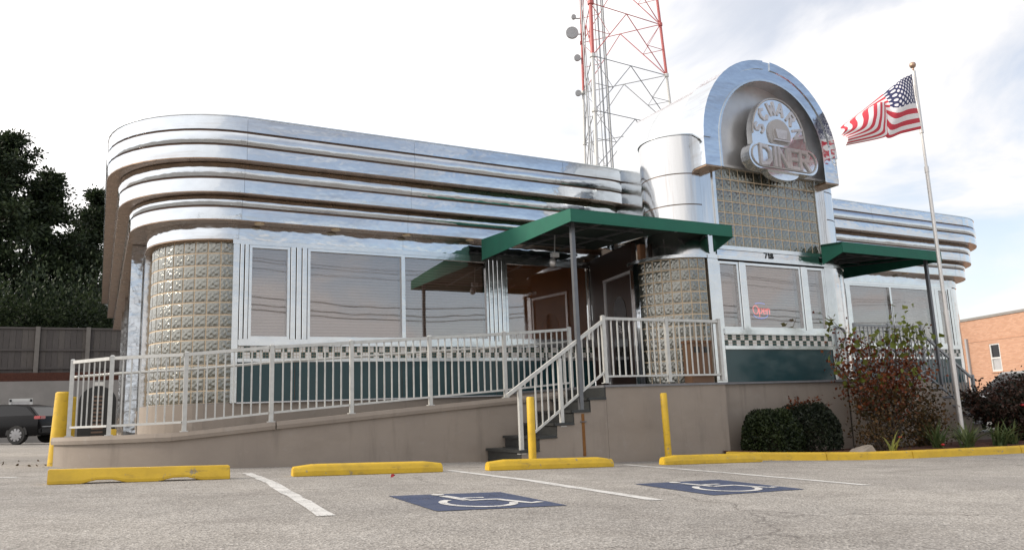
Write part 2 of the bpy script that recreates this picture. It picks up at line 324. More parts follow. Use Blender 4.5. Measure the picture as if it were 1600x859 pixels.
def asphalt():
    m = bpy.data.materials.new('asphalt'); m.use_nodes = True; t = m.node_tree; b = t.nodes['Principled BSDF']; b.inputs['Roughness'].default_value = .88; b.inputs['Specular IOR Level'].default_value = .25
    g = t.nodes.new('ShaderNodeNewGeometry').outputs['Position']
    def noise(sc, d=4, ro=.6, v=g):
        n = t.nodes.new('ShaderNodeTexNoise'); n.inputs['Scale'].default_value = sc; n.inputs['Detail'].default_value = d; n.inputs['Roughness'].default_value = ro; t.links.new(v, n.inputs['Vector']); return n.outputs['Fac']
    def ramp(f, p):
        r = t.nodes.new('ShaderNodeValToRGB'); e = r.color_ramp.elements
        for i, (pos, c) in enumerate(p):
            if i < 2: e[i].position = pos; e[i].color = (*c, 1)
            else: x = e.new(pos); x.color = (*c, 1)
        t.links.new(f, r.inputs[0]); return r.outputs[0]
    def mix(a, bb, f, mode='MIX'):
        x = t.nodes.new('ShaderNodeMix'); x.data_type = 'RGBA'; x.blend_type = mode
        for k, s in (('A', a), ('B', bb), ('Factor', f)):
            if isinstance(s, (int, float)): x.inputs[k].default_value = s
            elif isinstance(s, tuple): x.inputs[k].default_value = (*s, 1)
            else: t.links.new(s, x.inputs[k])
        return x.outputs['Result']
    vo = t.nodes.new('ShaderNodeTexVoronoi'); vo.inputs['Scale'].default_value = 85; t.links.new(g, vo.inputs['Vector'])
    agg = ramp(vo.outputs['Color'], [(.05, (.16, .152, .144)), (.35, (.285, .270, .254)), (.7, (.375, .357, .338)), (.95, (.54, .52, .495))])
    big = ramp(noise(.35, 5, .65), [(.3, (.66, .65, .64)), (.7, (1.06, 1.04, 1.0))])
    mid = ramp(noise(2.2, 5, .6), [(.3, (.84, .83, .82)), (.68, (1.05, 1.05, 1.05))])
    c = mix(mix(agg, big, .85, 'MULTIPLY'), mid, 1.0, 'MULTIPLY')
    # oily stains, thin dark streaks along the driving direction
    mp = t.nodes.new('ShaderNodeMapping'); mp.inputs['Scale'].default_value = (.35, 1.5, 1); t.links.new(g, mp.inputs['Vector'])
    st = ramp(noise(1.3, 6, .7, mp.outputs[0]), [(.57, (0, 0, 0)), (.73, (1, 1, 1))])
    c = mix(c, (.115, .10, .09), mix((0, 0, 0), (.45, .45, .45), st), 'MIX')
    # hairline cracks
    v2 = t.nodes.new('ShaderNodeTexVoronoi'); v2.feature = 'DISTANCE_TO_EDGE'; v2.inputs['Scale'].default_value = .22
    ad = t.nodes.new('ShaderNodeVectorMath'); ad.operation = 'ADD'; nn = t.nodes.new('ShaderNodeTexNoise'); nn.inputs['Scale'].default_value = 1.4; nn.inputs['Detail'].default_value = 5; t.links.new(g, nn.inputs['Vector'])
    t.links.new(g, ad.inputs[0]); t.links.new(nn.outputs['Color'], ad.inputs[1]); t.links.new(ad.outputs[0], v2.inputs['Vector'])
    cr = ramp(v2.outputs['Distance'], [(.0008, (1, 1, 1)), (.0022, (0, 0, 0))])
    c = mix(c, (.07, .06, .055), mix((0, 0, 0), (.6, .6, .6), cr), 'MIX')
    t.links.new(c, b.inputs['Base Color'])
    bn = t.nodes.new('ShaderNodeBump'); bn.inputs['Strength'].default_value = .7; bn.inputs['Distance'].default_value = .006; t.links.new(vo.outputs['Distance'], bn.inputs['Height']); t.links.new(bn.outputs[0], b.inputs['Normal'])
    return m
M['asphalt'] = asphalt()
def brick_mat():
    m = bpy.data.materials.new('brick'); m.use_nodes = True; t = m.node_tree; b = t.nodes['Principled BSDF']; b.inputs['Roughness'].default_value = .85
    tcx = t.nodes.new('ShaderNodeTexCoord'); mp = t.nodes.new('ShaderNodeMapping'); mp.inputs['Rotation'].default_value = (R(90), 0, 0)
    sp = t.nodes.new('ShaderNodeSeparateXYZ'); t.links.new(tcx.outputs['Object'], sp.inputs[0]); cb = t.nodes.new('ShaderNodeCombineXYZ'); t.links.new(sp.outputs['Y'], cb.inputs[0]); t.links.new(sp.outputs['Z'], cb.inputs[1])
    br = t.nodes.new('ShaderNodeTexBrick'); br.inputs['Scale'].default_value = 1; br.inputs['Brick Width'].default_value = .22; br.inputs['Row Height'].default_value = .075; br.inputs['Mortar Size'].default_value = .008
    br.inputs['Color1'].default_value = (.45, .235, .14, 1); br.inputs['Color2'].default_value = (.55, .315, .205, 1); br.inputs['Mortar'].default_value = (.40, .27, .21, 1); t.links.new(cb.outputs[0], br.inputs['Vector'])
    t.links.new(br.outputs['Color'], b.inputs['Base Color']); return m
M['brick'] = brick_mat()
def flag_blue():
    m = bpy.data.materials.new('flag_blue'); m.use_nodes = True; t = m.node_tree; b = t.nodes['Principled BSDF']; b.inputs['Roughness'].default_value = .8
    uv = t.nodes.new('ShaderNodeUVMap'); uv.uv_map = 'UVMap'
    def mth(op, a, bb=None, c=None):
        n = t.nodes.new('ShaderNodeMath'); n.operation = op
        for i, v in enumerate((a, bb, c)):
            if v is None: continue
            if isinstance(v, (int, float)): n.inputs[i].default_value = v
            else: t.links.new(v, n.inputs[i])
        return n.outputs[0]
    sp = t.nodes.new('ShaderNodeSeparateXYZ'); t.links.new(uv.outputs[0], sp.inputs[0])
    U, V = mth('MULTIPLY', sp.outputs[0], 6), mth('MULTIPLY', sp.outputs[1], 5)
    def dots(du):
        fx = mth('SUBTRACT', mth('FRACT', mth('ADD', U, du)), .5); fy = mth('SUBTRACT', mth('FRACT', mth('ADD', V, du)), .5)
        d = mth('SQRT', mth('ADD', mth('POWER', mth('ABSOLUTE', mth('MULTIPLY', fx, 1.0)), 2), mth('POWER', mth('ABSOLUTE', mth('MULTIPLY', fy, .8)), 2)))
        return mth('LESS_THAN', d, .20)
    f = mth('MAXIMUM', dots(0), dots(.5))
    mi = t.nodes.new('ShaderNodeMix'); mi.data_type = 'RGBA'; t.links.new(f, mi.inputs['Factor']); mi.inputs['A'].default_value = (.028, .032, .095, 1); mi.inputs['B'].default_value = (.72, .70, .72, 1)
    t.links.new(mi.outputs['Result'], b.inputs['Base Color']); return m
M['flag_blue'] = flag_blue()
def neon(name, c, e):
    m = bpy.data.materials.new(name); m.use_nodes = True; b = m.node_tree.nodes['Principled BSDF']; b.inputs['Base Color'].default_value = (*c, 1); b.inputs['Emission Color'].default_value = (*c, 1); b.inputs['Emission Strength'].default_value = e; return m
M['neon_red'] = neon('neon_red', (1, .14, .12), .4); M['neon_blue'] = neon('neon_blue', (.14, .25, 1), .3)

# ---------------------------------------------------------------- ground
def g(x, y=10):
    xs = [(-60, .55), (-20, .10), (-8, -.26), (0, -.585), (11, -1.036), (14.5, -1.10), (30, -1.12), (400, -1.4)]
    if x <= xs[0][0]: z = xs[0][1]
    else:
        z = xs[-1][1]
        for (a, za), (b, zb) in zip(xs, xs[1:]):
            if a <= x <= b: z = lerp(za, zb, (x-a)/(b-a)); break
    if y > 14: z -= .0088*min(y-14, 40)
    return z
gx = [-300, -150, -80, -60, -40, -20, -14, -8, -4, 0, 3, 6, 9, 11, 12.5, 14.5, 18, 22, 30, 50, 90, 180, 400]
gy = [-300, -120, -60, -30, -14, -6, 0, 4, 8, 12, 14, 18, 24, 32, 44, 54, 80, 140, 320]
mb = MB(); nx = len(gx)
mb.add([(x, y, g(x, y)) for y in gy for x in gx], [(j*nx+i, j*nx+i+1, (j+1)*nx+i+1, (j+1)*nx+i) for j in range(len(gy)-1) for i in range(nx-1)])
ground = mb.build('parking_lot', M['asphalt'], origin=(0, 0, 0), fix=False); tag(ground, 'sunlit pale worn asphalt parking lot in front of the diner', kind='structure')
def sheet(pts, h, mt, name, parent=ground):
    m_ = MB(); m_.add([(x, y, g(x, y)+h) for x, y in pts], [tuple(range(len(pts)))]); return m_.build(name, mt, parent, fix=False)
def strip(pts, w, h, mt, name, parent=ground, jit=.012):
    m_ = MB(); rnd = random.Random(len(pts)); P = []
    N = 24
    for i in range(N+1):
        t = i/N*(len(pts)-1); k = min(int(t), len(pts)-2); a = Vector(pts[k]).lerp(Vector(pts[k+1]), t-k); d = (Vector(pts[k+1])-Vector(pts[k])).normalized(); n = Vector((-d.y, d.x))
        j1, j2 = rnd.uniform(-jit, jit), rnd.uniform(-jit, jit)
        P += [a+n*(w/2+j1), a-n*(w/2+j2)]
    m_.add([(p.x, p.y, g(p.x, p.y)+h) for p in P], [(2*i, 2*i+1, 2*i+3, 2*i+2) for i in range(N)])
    return m_.build(name, mt, parent, fix=False)
strip([(1.63, 9.9), (1.58, 8.2), (1.34, 5.1)], .11, .004, M['white_paint'], 'painted_line')
strip([(3.98, 9.2), (4.02, 7.2), (3.86, 4.9)], .12, .004, M['white_paint'], 'painted_line')
strip([(6.75, 9.25), (6.72, 7.2), (6.56, 5.1)], .11, .004, M['white_paint'], 'painted_line')
strip([(-4.5, 11.6), (-2.2, 10.9), (-.75, 10.35)], .11, .004, M['white_paint'], 'painted_line')
def isa(c, ux, uy, name):     # wheelchair symbol: c = near-left corner, ux / uy = edge vectors
    c, ux, uy = Vector(c), Vector(ux), Vector(uy)
    P = lambda s, t: c+ux*s+uy*t
    sq = sheet([P(0, 0), P(1, 0), P(1, 1), P(0, 1)], .004, M['blue_paint'], 'blue_square')
    def line(pts, w):
        out = [P(s, t) for s, t in pts]; m_ = MB(); V = []
        for i, a in enumerate(out):
            d = (out[min(i+1, len(out)-1)]-out[max(i-1, 0)]).normalized(); n = Vector((-d.y, d.x)); V += [a+n*w/2, a-n*w/2]
        return V
    m_ = MB()
    for pts, w in (([(.40, .83), (.43, .70), (.46, .50)], .085), ([(.46, .49), (.60, .50), (.72, .49)], .075), ([(.70, .50), (.78, .30), (.83, .20), (.93, .24)], .075), ([(.44, .64), (.56, .64), (.66, .63)], .06),
                   ([(.47+.26*math.cos(a), .34+.25*math.sin(a)) for a in np.linspace(R(125), R(345), 18)], .065)):
        V = line(pts, w); n = len(V)//2
        m_.add([(p.x, p.y, g(p.x, p.y)+.008) for p in V], [(2*i, 2*i+1, 2*i+3, 2*i+2) for i in range(n-1)])
    V = [P(.39+.055*math.cos(a), .91+.05*math.sin(a)) for a in np.linspace(0, 2*math.pi, 14)[:-1]]
    m_.add([(p.x, p.y, g(p.x, p.y)+.0095) for p in V], [tuple(range(len(V)))])
    m_.build(name, M['white_paint'], sq, fix=False)
isa((2.06, 5.0), (.98, -.10), (.08, 1.22), 'wheelchair_symbol')
isa((4.52, 5.0), (1.14, .06), (.16, 1.28), 'wheelchair_symbol')

# ---------------------------------------------------------------- wheel stops
def wheel_stop(x0, x1, y, label, style):
    mb = MB(); h = .15
    L = []
    if style == 'block': prof = [(-.10, 0), (-.10, .035), (-.065, .145), (.065, .145), (.10, .035), (.10, 0)]
    else: prof = [(-.085, 0), (-.085, .06), (-.06, .115), (-.02, .135), (.02, .135), (.06, .115), (.085, .06), (.085, 0)]
    xs = np.linspace(x0, x1, 13 if style == 'block' else 9)
    path = []
    def pr(i):
        x = xs[i]; z = g(x, y); k = 1
        lift = .035 if style == 'block' and i in (3, 4, 8, 9) else 0
        e = .8 if i in (0, len(xs)-1) and style != 'block' else 1
        return [(o*e, z+lift+(zz_*e if zz_ > 0 else 0)*(1-lift/.15)-.002) for o, zz_ in prof]
    mb.sweep([(x, y, 0, -1) for x in xs], pr)
    o = mb.build('wheel_stop', M['yellow'], bevel=.008); return tag(o, label, 'wheel stop', 'yellow wheel stops')
wheel_stop(-.40, 1.30, 9.05, 'yellow concrete wheel stop with notched underside in front of the curved ramp end', 'block')
wheel_stop(1.98, 3.80, 9.05, 'yellow rounded wheel stop between the first two white lines, in front of the ramp wall', 'round')
wheel_stop(4.40, 6.32, 8.98, 'yellow rounded wheel stop in front of the entrance stairs', 'round')
wheel_stop(7.20, 9.12, 8.98, 'yellow wheel stop nearest the planting bed kerb', 'round')

# ---------------------------------------------------------------- bollards
def bollard(x, y, ztop, r, label, lean=(0, 0)):
    mb = MB(); z0 = g(x, y)-.05; n = 6
    mb.tube([(x+lean[0]*t, y+lean[1]*t, lerp(z0, ztop-.02, t)) for t in (0, .5, 1)]+[(x+lean[0], y+lean[1], ztop)], r, 18)
    for i in range(len(mb.v)-18, len(mb.v)):
        vx, vy, vz = mb.v[i]; mb.v[i] = (x+lean[0]+(vx-x-lean[0])*.82, y+lean[1]+(vy-y-lean[1])*.82, vz)
    o = mb.build('bollard', M['yellow'], smooth=True, auto=40); return tag(o, label, 'bollard', 'yellow steel bollards')
bollard(-.49, 12.95, .475, .105, 'leaning yellow bollard furthest left, beside the ramp end', (.05, 0))
bollard(-.40, 13.55, .42, .10, 'yellow bollard partly hidden behind the leftmost bollard', (.03, 0))
bollard(5.32, 9.42, .15, .055, 'slim yellow bollard at the foot of the entrance stairs')
bollard(7.80, 9.55, .15, .053, 'slim yellow bollard against the landing wall', (.0, .02))
bollard(.25, 15.6, -.1, .07, 'short yellow bollard seen behind the ramp railing')

# ---------------------------------------------------------------- railings
BAL = {}
def baluster(parent, x, y, z0, z1, mt):
    k = (round(z1-z0, 3), mt.name)
    if k not in BAL:
        m_ = MB(); m_.box(-.0095, .0095, -.0095, .0095, 0, k[0]); me = m_.mesh('baluster', (0, 0, 0)); me.materials.append(mt); BAL[k] = me
    return link('baluster', BAL[k], None, parent, (x, y, z0))
def post(parent, x, y, z0, z1, mt, w=.055):
    m_ = MB(); m_.box(x-w/2, x+w/2, y-w/2, y+w/2, z0, z1); m_.hexa([(x-w*.58, y-w*.58, z1), (x+w*.58, y-w*.58, z1), (x+w*.58, y+w*.58, z1), (x-w*.58, y+w*.58, z1)], [(x-w*.3, y-w*.3, z1+.02), (x+w*.3, y-w*.3, z1+.02), (x+w*.3, y+w*.3, z1+.02), (x-w*.3, y+w*.3, z1+.02)])
    m_.box(x-w*.9, x+w*.9, y-w*.9, y+w*.9, z0, z0+.012)
    return m_.build('post', mt, parent)
def bay(parent, a, b, za, zb, mt, h=1.07, bot=.13, step=.115, gap=.035):
    a, b = Vector(a), Vector(b); L = (b-a).length; d = (b-a)/L
    A, B = a+d*gap, b-d*gap; f = lambda t: lerp(za, zb, (gap+t*(L-2*gap))/L)
    m_ = MB(); m_.bar((A.x, A.y, f(0)+h-.025), (B.x, B.y, f(1)+h-.025), .042, .045); m_.build('top_rail', mt, parent)
    m_ = MB(); m_.bar((A.x, A.y, f(0)+bot), (B.x, B.y, f(1)+bot), .034, .03); m_.build('bottom_rail', mt, parent)
    n = max(1, int(round((L-2*gap)/step))-1)
    for i in range(1, n+1):
        t = i/(n+1); p = A.lerp(B, t); baluster(parent, p.x, p.y, f(t)+bot+.01, f(t)+h-.045, mt)
# ramp wall top height along x
def rampz(x):
    P = [(-1, -.17), (.9, -.16), (2.1, -.07), (3.18, 0), (4.58, .09), (6.11, .185), (7.4, .285), (9, .30)]
    for (a, za), (b, zb) in zip(P, P[1:]):
        if a <= x <= b: return lerp(za, zb, (x-a)/(b-a))
    return P[0][1] if x < -1 else .30
rr = thing('ramp_railing', 'long pale painted metal railing along the sloping access ramp', 'railing', (3, 11.2, -.1))
RP = [(-.34, 12.65), (.15, 11.93), (1.05, 11.44), (2.15, 11.2), (3.3, 11.2), (4.55, 11.2), (5.87, 11.2), (7.15, 11.2)]
for x, y in RP: post(rr, x, y, rampz(x)+.001, rampz(x)+1.07, M['railpaint'])
for a, b in zip(RP, RP[1:]): bay(rr, a, b, rampz(a[0]), rampz(b[0]), M['railpaint'])
hp = [(x+.02, y+.10, rampz(x)+.84) for x, y in RP]
m_ = MB(); m_.tube(hp+[(7.33, 11.28, 1.10), (7.40, 11.28, 1.0), (7.38, 11.28, .86), (7.2, 11.28, .80)], .019, 10); m_.build('handrail', M['railpaint'], rr, smooth=True)
lr = thing('landing_railing', 'straight pale metal railing along the front edge of the entrance landing', 'railing', (8.2, 9.98, .30))
LP = [(7.03, 10.0), (8.30, 10.0), (9.46, 10.0)]
for x, y in LP: post(lr, x, y, .331, 1.385, M['railpaint'], .06)
for a, b in zip(LP, LP[1:]): bay(lr, a, b, .31, .31, M['railpaint'])
m_ = MB(); m_.box(9.43, 9.49, 10.04, 10.24, 1.33, 1.37); m_.box(9.44, 9.48, 10.04, 10.24, .42, .45); m_.build('wall_bracket', M['railpaint'], lr)
sr = thing('stair_railing', 'sloping pale metal railing on the entrance stairs', 'railing', (6.2, 10.0, -.3))
post(sr, 5.47, 10.0, -.66, .28, M['railpaint']); post(sr, 6.18, 10.0, -.30, .71, M['railpaint'])
m_ = MB(); m_.bar((5.26, 10.0, .185), (7.0, 10.0, 1.30), .05, .05); m_.build('top_rail', M['railpaint'], sr)
m_ = MB(); m_.bar((5.70, 10.0, -.36), (7.0, 10.0, .50), .034, .03); m_.build('bottom_rail', M['railpaint'], sr)
for i in range(12):
    x = 5.74+i*.108
    if abs(x-6.18) < .04: continue
    z0 = -.36+(x-5.70)*.6615; z1 = .185+(x-5.26)*.641-.02; baluster(sr, x, 10.0, z0, z1, M['railpaint'])

# ---------------------------------------------------------------- ramp wall and deck
rw = thing('access_ramp', 'beige rendered access ramp wall rising from the left to the landing', 'ramp', (3, 11.4, g(3)))
WP = [(-.52, 12.85), (-.42, 12.5), (-.22, 12.2), (.05, 11.93), (.4, 11.67), (.9, 11.36), (1.5, 11.17), (2.2, 11.09), (3, 11.08), (4, 11.08), (5, 11.08), (6.2, 11.08), (7.3, 11.08)]
def normals(P):
    o = []
    for i, p in enumerate(P):
        a, b = Vector(P[max(i-1, 0)]), Vector(P[min(i+1, len(P)-1)]); d = (b-a).normalized(); o.append((p[0], p[1], d.y, -d.x))
    return o
def spline(P, n):
    out = []
    for i in range(len(P)-1):
        p = [np.array(P[max(0, min(len(P)-1, i+j))], float) for j in (-1, 0, 1, 2)]
        for k in range(n):
            f = k/n; q = .5*((2*p[1])+(-p[0]+p[2])*f+(2*p[0]-5*p[1]+4*p[2]-p[3])*f*f+(-p[0]+3*p[1]-3*p[2]+p[3])*f**3); out.append((q[0], q[1]))
    return out+[P[-1]]
WP = spline(WP[:9], 3)[:-1]+WP[8:]
WN = normals(WP); SPL = 21
m_ = MB(); m_.sweep(WN, lambda i: [(0, g(WP[i][0], 12)-.1), (0, rampz(WP[i][0])-.10), (-.22, rampz(WP[i][0])-.10), (-.22, g(WP[i][0], 12)-.1)]); m_.build('wall', M['stucco'], rw, smooth=True, auto=40)
for k, (i0, i1) in enumerate(((0, SPL), (SPL, len(WP)-1))):
    seg = WN[i0:i1+1]
    if k == 0: seg = seg[:-1]+[(seg[-1][0]-.015, *seg[-1][1:])]
    m_ = MB(); m_.sweep(seg, lambda i: [(.035, rampz(seg[i][0])-.10), (.045, rampz(seg[i][0])-.05), (.03, rampz(seg[i][0])), (-.24, rampz(seg[i][0])), (-.24, rampz(seg[i][0])-.10)]); m_.build('coping', M['stucco'], rw)
m_ = MB()
xs = [-.4, .2, .9, 2.1, 3.18, 4.58, 6.11, 7.0]
lo = []
for i in range(len(xs)-1):
    a, b = xs[i], xs[i+1]; ya = 12.95 if a < 0 else (12.25 if a < .5 else (11.75 if a < 1.5 else 11.28)); yb = 12.25 if b < .5 else (11.75 if b < 1.5 else 11.28)
    za, zb = rampz(a)-.12, rampz(b)-.12
    m_.hexa([(a, ya, za-.2), (b, yb, zb-.3), (b, 13.1, zb-.3), (a, 13.1, za-.2)], [(a, ya, za), (b, yb, zb), (b, 13.1, zb), (a, 13.1, za)])
m_.build('deck', M['concrete'], rw)

# ---------------------------------------------------------------- landing and stairs
ld = thing('entrance_landing', 'beige rendered landing block with dark stone slab below the green canopy', 'landing', (8.2, 10.4, g(8.2)))
m_ = MB(); m_.prism([(6.98, 9.95), (9.46, 9.95), (9.46, 10.27), (8.66, 11.2), (8.98, 13.12), (6.98, 13.12)], g(9)-.2, .27); m_.build('wall', M['stucco'], ld)
m_ = MB(); m_.prism([(6.955, 9.925), (9.485, 9.925), (9.485, 10.22), (8.62, 11.2), (8.95, 13.1), (6.955, 13.1)], .27, .305); m_.build('slab', M['stone_edge'], ld)
st = thing('entrance_stairs', 'dark stone stairs climbing to the right up to the landing', 'stairs', (6.2, 10.5, g(6)))
prof_ = [(6.976, g(6)-.2), (6.976, .30-.18-.04)]
for k in range(1, 6):
    x0 = 6.98-.31*k; prof_ += [(x0+.012, .30-.18*k-.04)]
    if k < 5: prof_ += [(x0+.012, .30-.18*(k+1)-.04)]
prof_ += [(6.98-1.55+.012, g(6)-.2)]
m_ = MB(); m_.prismY(prof_, 9.952, 11.04); m_.build('stair_body', M['stucco'], st)
for k in range(1, 6):
    x0 = 6.98-.31*k; zt = .30-.18*k
    m_ = MB(); m_.box(x0, x0+.011, 9.958, 11.03, zt-.18 if k < 5 else g(x0)-.05, zt-.041); m_.build('riser', M['stone_dark'], st)
    m_ = MB(); m_.box(x0-.03, x0+.30, 9.935, 11.05, zt-.039, zt); m_.build('tread', M['stone_dark'], st)
m_ = MB(); m_.box(6.955, 6.977, 9.96, 11.05, .121, .268); m_.build('riser', M['stone_dark'], st)
m_ = MB(); m_.box(6.50, 6.55, 9.945, 9.9535, -.75, -.12); m_.build('rust_stain', M['rust'], st)

# ---------------------------------------------------------------- diner
D, T = 13.15, 10.25
dn = thing('diner', 'chrome roadside diner with rounded corners, glass blocks and an arched entrance tower', 'diner', (11.2, 15, g(11)))
CX, CY = 1.95, D+1.34           # left corner centre (offset 0 radius 1.34)
CX2 = 21.3
def plan(off, x_end=None, seg=14, right=False, ymax=30):
    """outer plan line of the left body at outward offset off: left side, corner arc, front. list of (x,y,nx,ny)"""
    r = 1.34
    P = [(CX-r, y, -1, 0) for y in (ymax, 24, 19, CY+.4)]
    P += [(CX-r*math.cos(a), CY-r*math.sin(a), -math.cos(a), -math.sin(a)) for a in np.linspace(0, math.pi/2, seg)]
    return P
def cut(path, name_parent, prof, mt, name, smooth=True):
    m_ = MB(); m_.sweep(path, prof); return m_.build(name, mt, name_parent, smooth=smooth, auto=30)
def end_arc(x, off_r, seg=10):      # rounded right-hand end next to the tower (radius grows with offset)
    r = .34
    return [(x+r*math.sin(a), D+r-r*math.cos(a), math.sin(a), -math.cos(a)) for a in np.linspace(0, R(150), seg)]
side = plan(0)[:4]; arc = plan(0)[3:]
front1 = [(x, D, 0, -1) for x in (CX, 3.4, 4.85)]; front2 = [(x, D, 0, -1) for x in (4.85, 6.5, 8.02)]; front3 = [(x, D, 0, -1) for x in (8.02, 9.15)]+end_arc(9.15, 0)[1:]
rfront = [(x, D, 0, -1) for x in (13.2, 15.3, 17.4)]; rfront2 = [(x, D, 0, -1) for x in (17.4, 19.4, CX2)]
rarc = [(CX2+1.34*math.sin(a), D+1.34-1.34*math.cos(a), math.sin(a), -math.cos(a)) for a in np.linspace(0, math.pi/2, 14)]+[(CX2+1.34, y, 1, 0) for y in (17, 24, 30)]
SEGS = [side, arc, front1, front2, front3, rfront, rfront2, rarc]
def trim(seg, gpx=.002):
    s = list(seg); a = Vector(s[0][:2]); b = Vector(s[1][:2]); d = (b-a).normalized()*gpx; s[0] = (a.x+d.x, a.y+d.y, *s[0][2:])
    a = Vector(s[-1][:2]); b = Vector(s[-2][:2]); d = (b-a).normalized()*gpx; s[-1] = (a.x+d.x, a.y+d.y, *s[-1][2:]); return s
SEGS = [trim(s) for s in SEGS]
fas = thing('tmp', '', '') if False else None
core_L = side+arc[1:]+[(x, D, 0, -1) for x in (3.4, 4.85, 6.5, 8.02, 9.15)]+end_arc(9.15, 0)[1:]
core_R = rfront+rfront2[1:]+rarc[1:]
P1, P2, P3 = .66, .46, .27
tiers = [(P1, 4.13, 4.84, [4.36, 4.595]), (P2, 3.63, 4.11, [3.865]), (P3, 3.22, 3.61, [3.435])]
m_ = MB()
for c in (core_L, core_R):
    for off, z0, z1, ribs in tiers:
        m_.sweep(c, [(off-.03, z0+.004), (off-.03, z1-.004), (-.25, z1-.004), (-.25, z0+.004)])
fas = m_.build('fascia', M['groove'], dn)
RNG = random.Random(3)
for off, z0, z1, ribs in tiers:
    zs = [z0]+ribs+[z1]
    for bi in range(len(zs)-1):
        a = zs[bi]+(.018 if bi else 0); b = zs[bi+1]-(.018 if bi < len(zs)-2 else 0)
        for s in SEGS:
            t = RNG.uniform(-.003, .003); t2 = RNG.uniform(-.003, .003)
            bul = .022 if (len(zs) == 4 and bi == 1) or (len(zs) == 3 and bi == 1) else .002
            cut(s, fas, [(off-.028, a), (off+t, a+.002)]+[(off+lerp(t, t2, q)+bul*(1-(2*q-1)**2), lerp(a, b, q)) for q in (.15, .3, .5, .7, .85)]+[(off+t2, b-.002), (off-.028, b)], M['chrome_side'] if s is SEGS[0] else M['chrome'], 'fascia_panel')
    for s in (core_L, core_R):
        cut(s, fas, [(off-.001, z0-.012), (off-.001, z0-.001), (-.2, z0-.001), (-.2, z0-.012)], M['soffit'], 'soffit', smooth=False)
# thin parapet cap
for c in (core_L, core_R): cut(c, fas, [(P1-.01, 4.842), (P1+.012, 4.845), (P1+.012, 4.868), (P1-.08, 4.868)], M['steel'], 'parapet_cap')
for x in (2.25, 3.55, 4.87, 6.15, 17.6, 19.2):
    m_ = MB(); m_.lathe([(.075, 3.188), (.085, 3.207), (.06, 3.2075)], x, 12.99, 16); m_.build('downlight', M['lamp_lens'], fas)
# roof deck and dark interior shell
m_ = MB()
m_.box(1.4, 9.0, 14.0, 29.5, 4.6, 4.7); m_.box(9.0, 13.4, 16, 29.5, 4.6, 4.7); m_.box(13.4, 21.9, 14.0, 29.5, 4.6, 4.7); m_.build('roof', M['concrete'], dn)
m_ = MB(); m_.box(.75, 9.2, 15.0, 15.1, .25, 3.2); m_.box(13.0, 22, 15.0, 15.1, .25, 3.2); m_.box(9.6, 12.8, 12.2, 12.3, .25, 3.2); m_.box(2.0, 9.0, 13.3, 15, .2, .25); m_.box(13.3, 21.3, 13.3, 15, .2, .25)
m_.box(2.0, 9.0, 13.3, 15, 3.2, 3.22); m_.box(13.3, 21.3, 13.3, 15, 3.2, 3.22); m_.build('interior_wall', M['interior'], dn)
# side walls
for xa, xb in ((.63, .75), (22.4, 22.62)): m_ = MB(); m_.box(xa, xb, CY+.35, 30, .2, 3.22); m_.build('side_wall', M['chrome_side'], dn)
m_ = MB(); m_.box(.42, .61, 15.35, 15.6, g(0)+.3, 3.20); m_.build('pilaster', M['chrome'], dn, bevel=.008)
for y in (17.2, 19.4, 22, 25): 
    m_ = MB(); m_.box(.50, .63, y, y+.2, g(0)+.3, 3.20); m_.build('pilaster', M['chrome_side'], dn)
# foundations
m_ = MB(); m_.sweep([(x, y, a, b) for x, y, a, b in core_L if x < 9.02 and y < 30.1], [(-.02, g(2)-.3), (-.02, .245), (-.3, .245), (-.3, g(2)-.3)]); m_.build('foundation', M['stucco'], dn)
m_ = MB(); m_.box(13.2, 21.3, D+.02, D+.3, g(20)-.3, .245); m_.sweep(rarc, [(-.02, g(20)-.3), (-.02, .245), (-.3, .245), (-.3, g(20)-.3)]); m_.build('foundation', M['stucco'], dn)
m_ = MB(); m_.box(9.4, 12.96, T+.04, 13.1, g(11)-.3, .275); m_.build('foundation', M['stucco'], dn)
m_ = MB(); m_.box(9.48, 12.97, T-.012, T+.3, .277, .312); m_.build('stone_ledge', M['stone_edge'], dn)

# frieze band, head trim
for s in SEGS:
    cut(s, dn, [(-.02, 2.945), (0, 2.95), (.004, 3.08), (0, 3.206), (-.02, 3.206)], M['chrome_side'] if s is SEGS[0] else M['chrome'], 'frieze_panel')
m_ = MB(); m_.sweep(arc, [(-.004, 2.93), (-.004, 2.945), (-.3, 2.945), (-.3, 2.93)]); m_.build('glass_block_soffit', M['soffit'], dn)
for xa, xb in ((1.86, 8.98), (13.3, 21.42)):
    m_ = MB(); m_.box(xa, xb, D-.02, D+.12, 2.87, 2.944); m_.build('head_trim', M['steel'], dn)

# ---- glass blocks
def block_mesh(w, h, k=0):
    n = 10; v = []; f = []
    for j in range(n+1):
        for i in range(n+1):
            u, t = i/n*2-1, j/n*2-1
            e = max(0, 1-(u/.9)**6)*max(0, 1-(t/.9)**6)
            z = -e*(.005+.0045*math.sin(5.6*(u+.75*t)+1.3*math.sin(2.4*(u-t)+k))+.003*math.cos(6.1*(u-1.1*t)+k))
            v.append((u*w/2, z, t*h/2))
    for j in range(n):
        for i in range(n): a = j*(n+1)+i; f.append((a, a+1, a+n+2, a+n+1))
    b = len(v); v += [(-w/2, .05, -h/2), (w/2, .05, -h/2), (w/2, .05, h/2), (-w/2, .05, h/2)]
    f += [(b, b+1)+tuple(range(n, -1, -1)), (b+1, b+2)+tuple(range((n+1)**2-1, n-1, -(n+1))), (b+2, b+3)+tuple(range(n*(n+1), (n+1)**2)), (b+3, b)+tuple(range(0, n*(n+1)+1, n+1))]
    me = bpy.data.meshes.new('glass_block'); me.from_pydata(v, [], f); me.update(); me.materials.append(M['block'])
    for p in me.polygons: p.use_smooth = True
    me.set_sharp_from_angle(angle=R(70)); return me
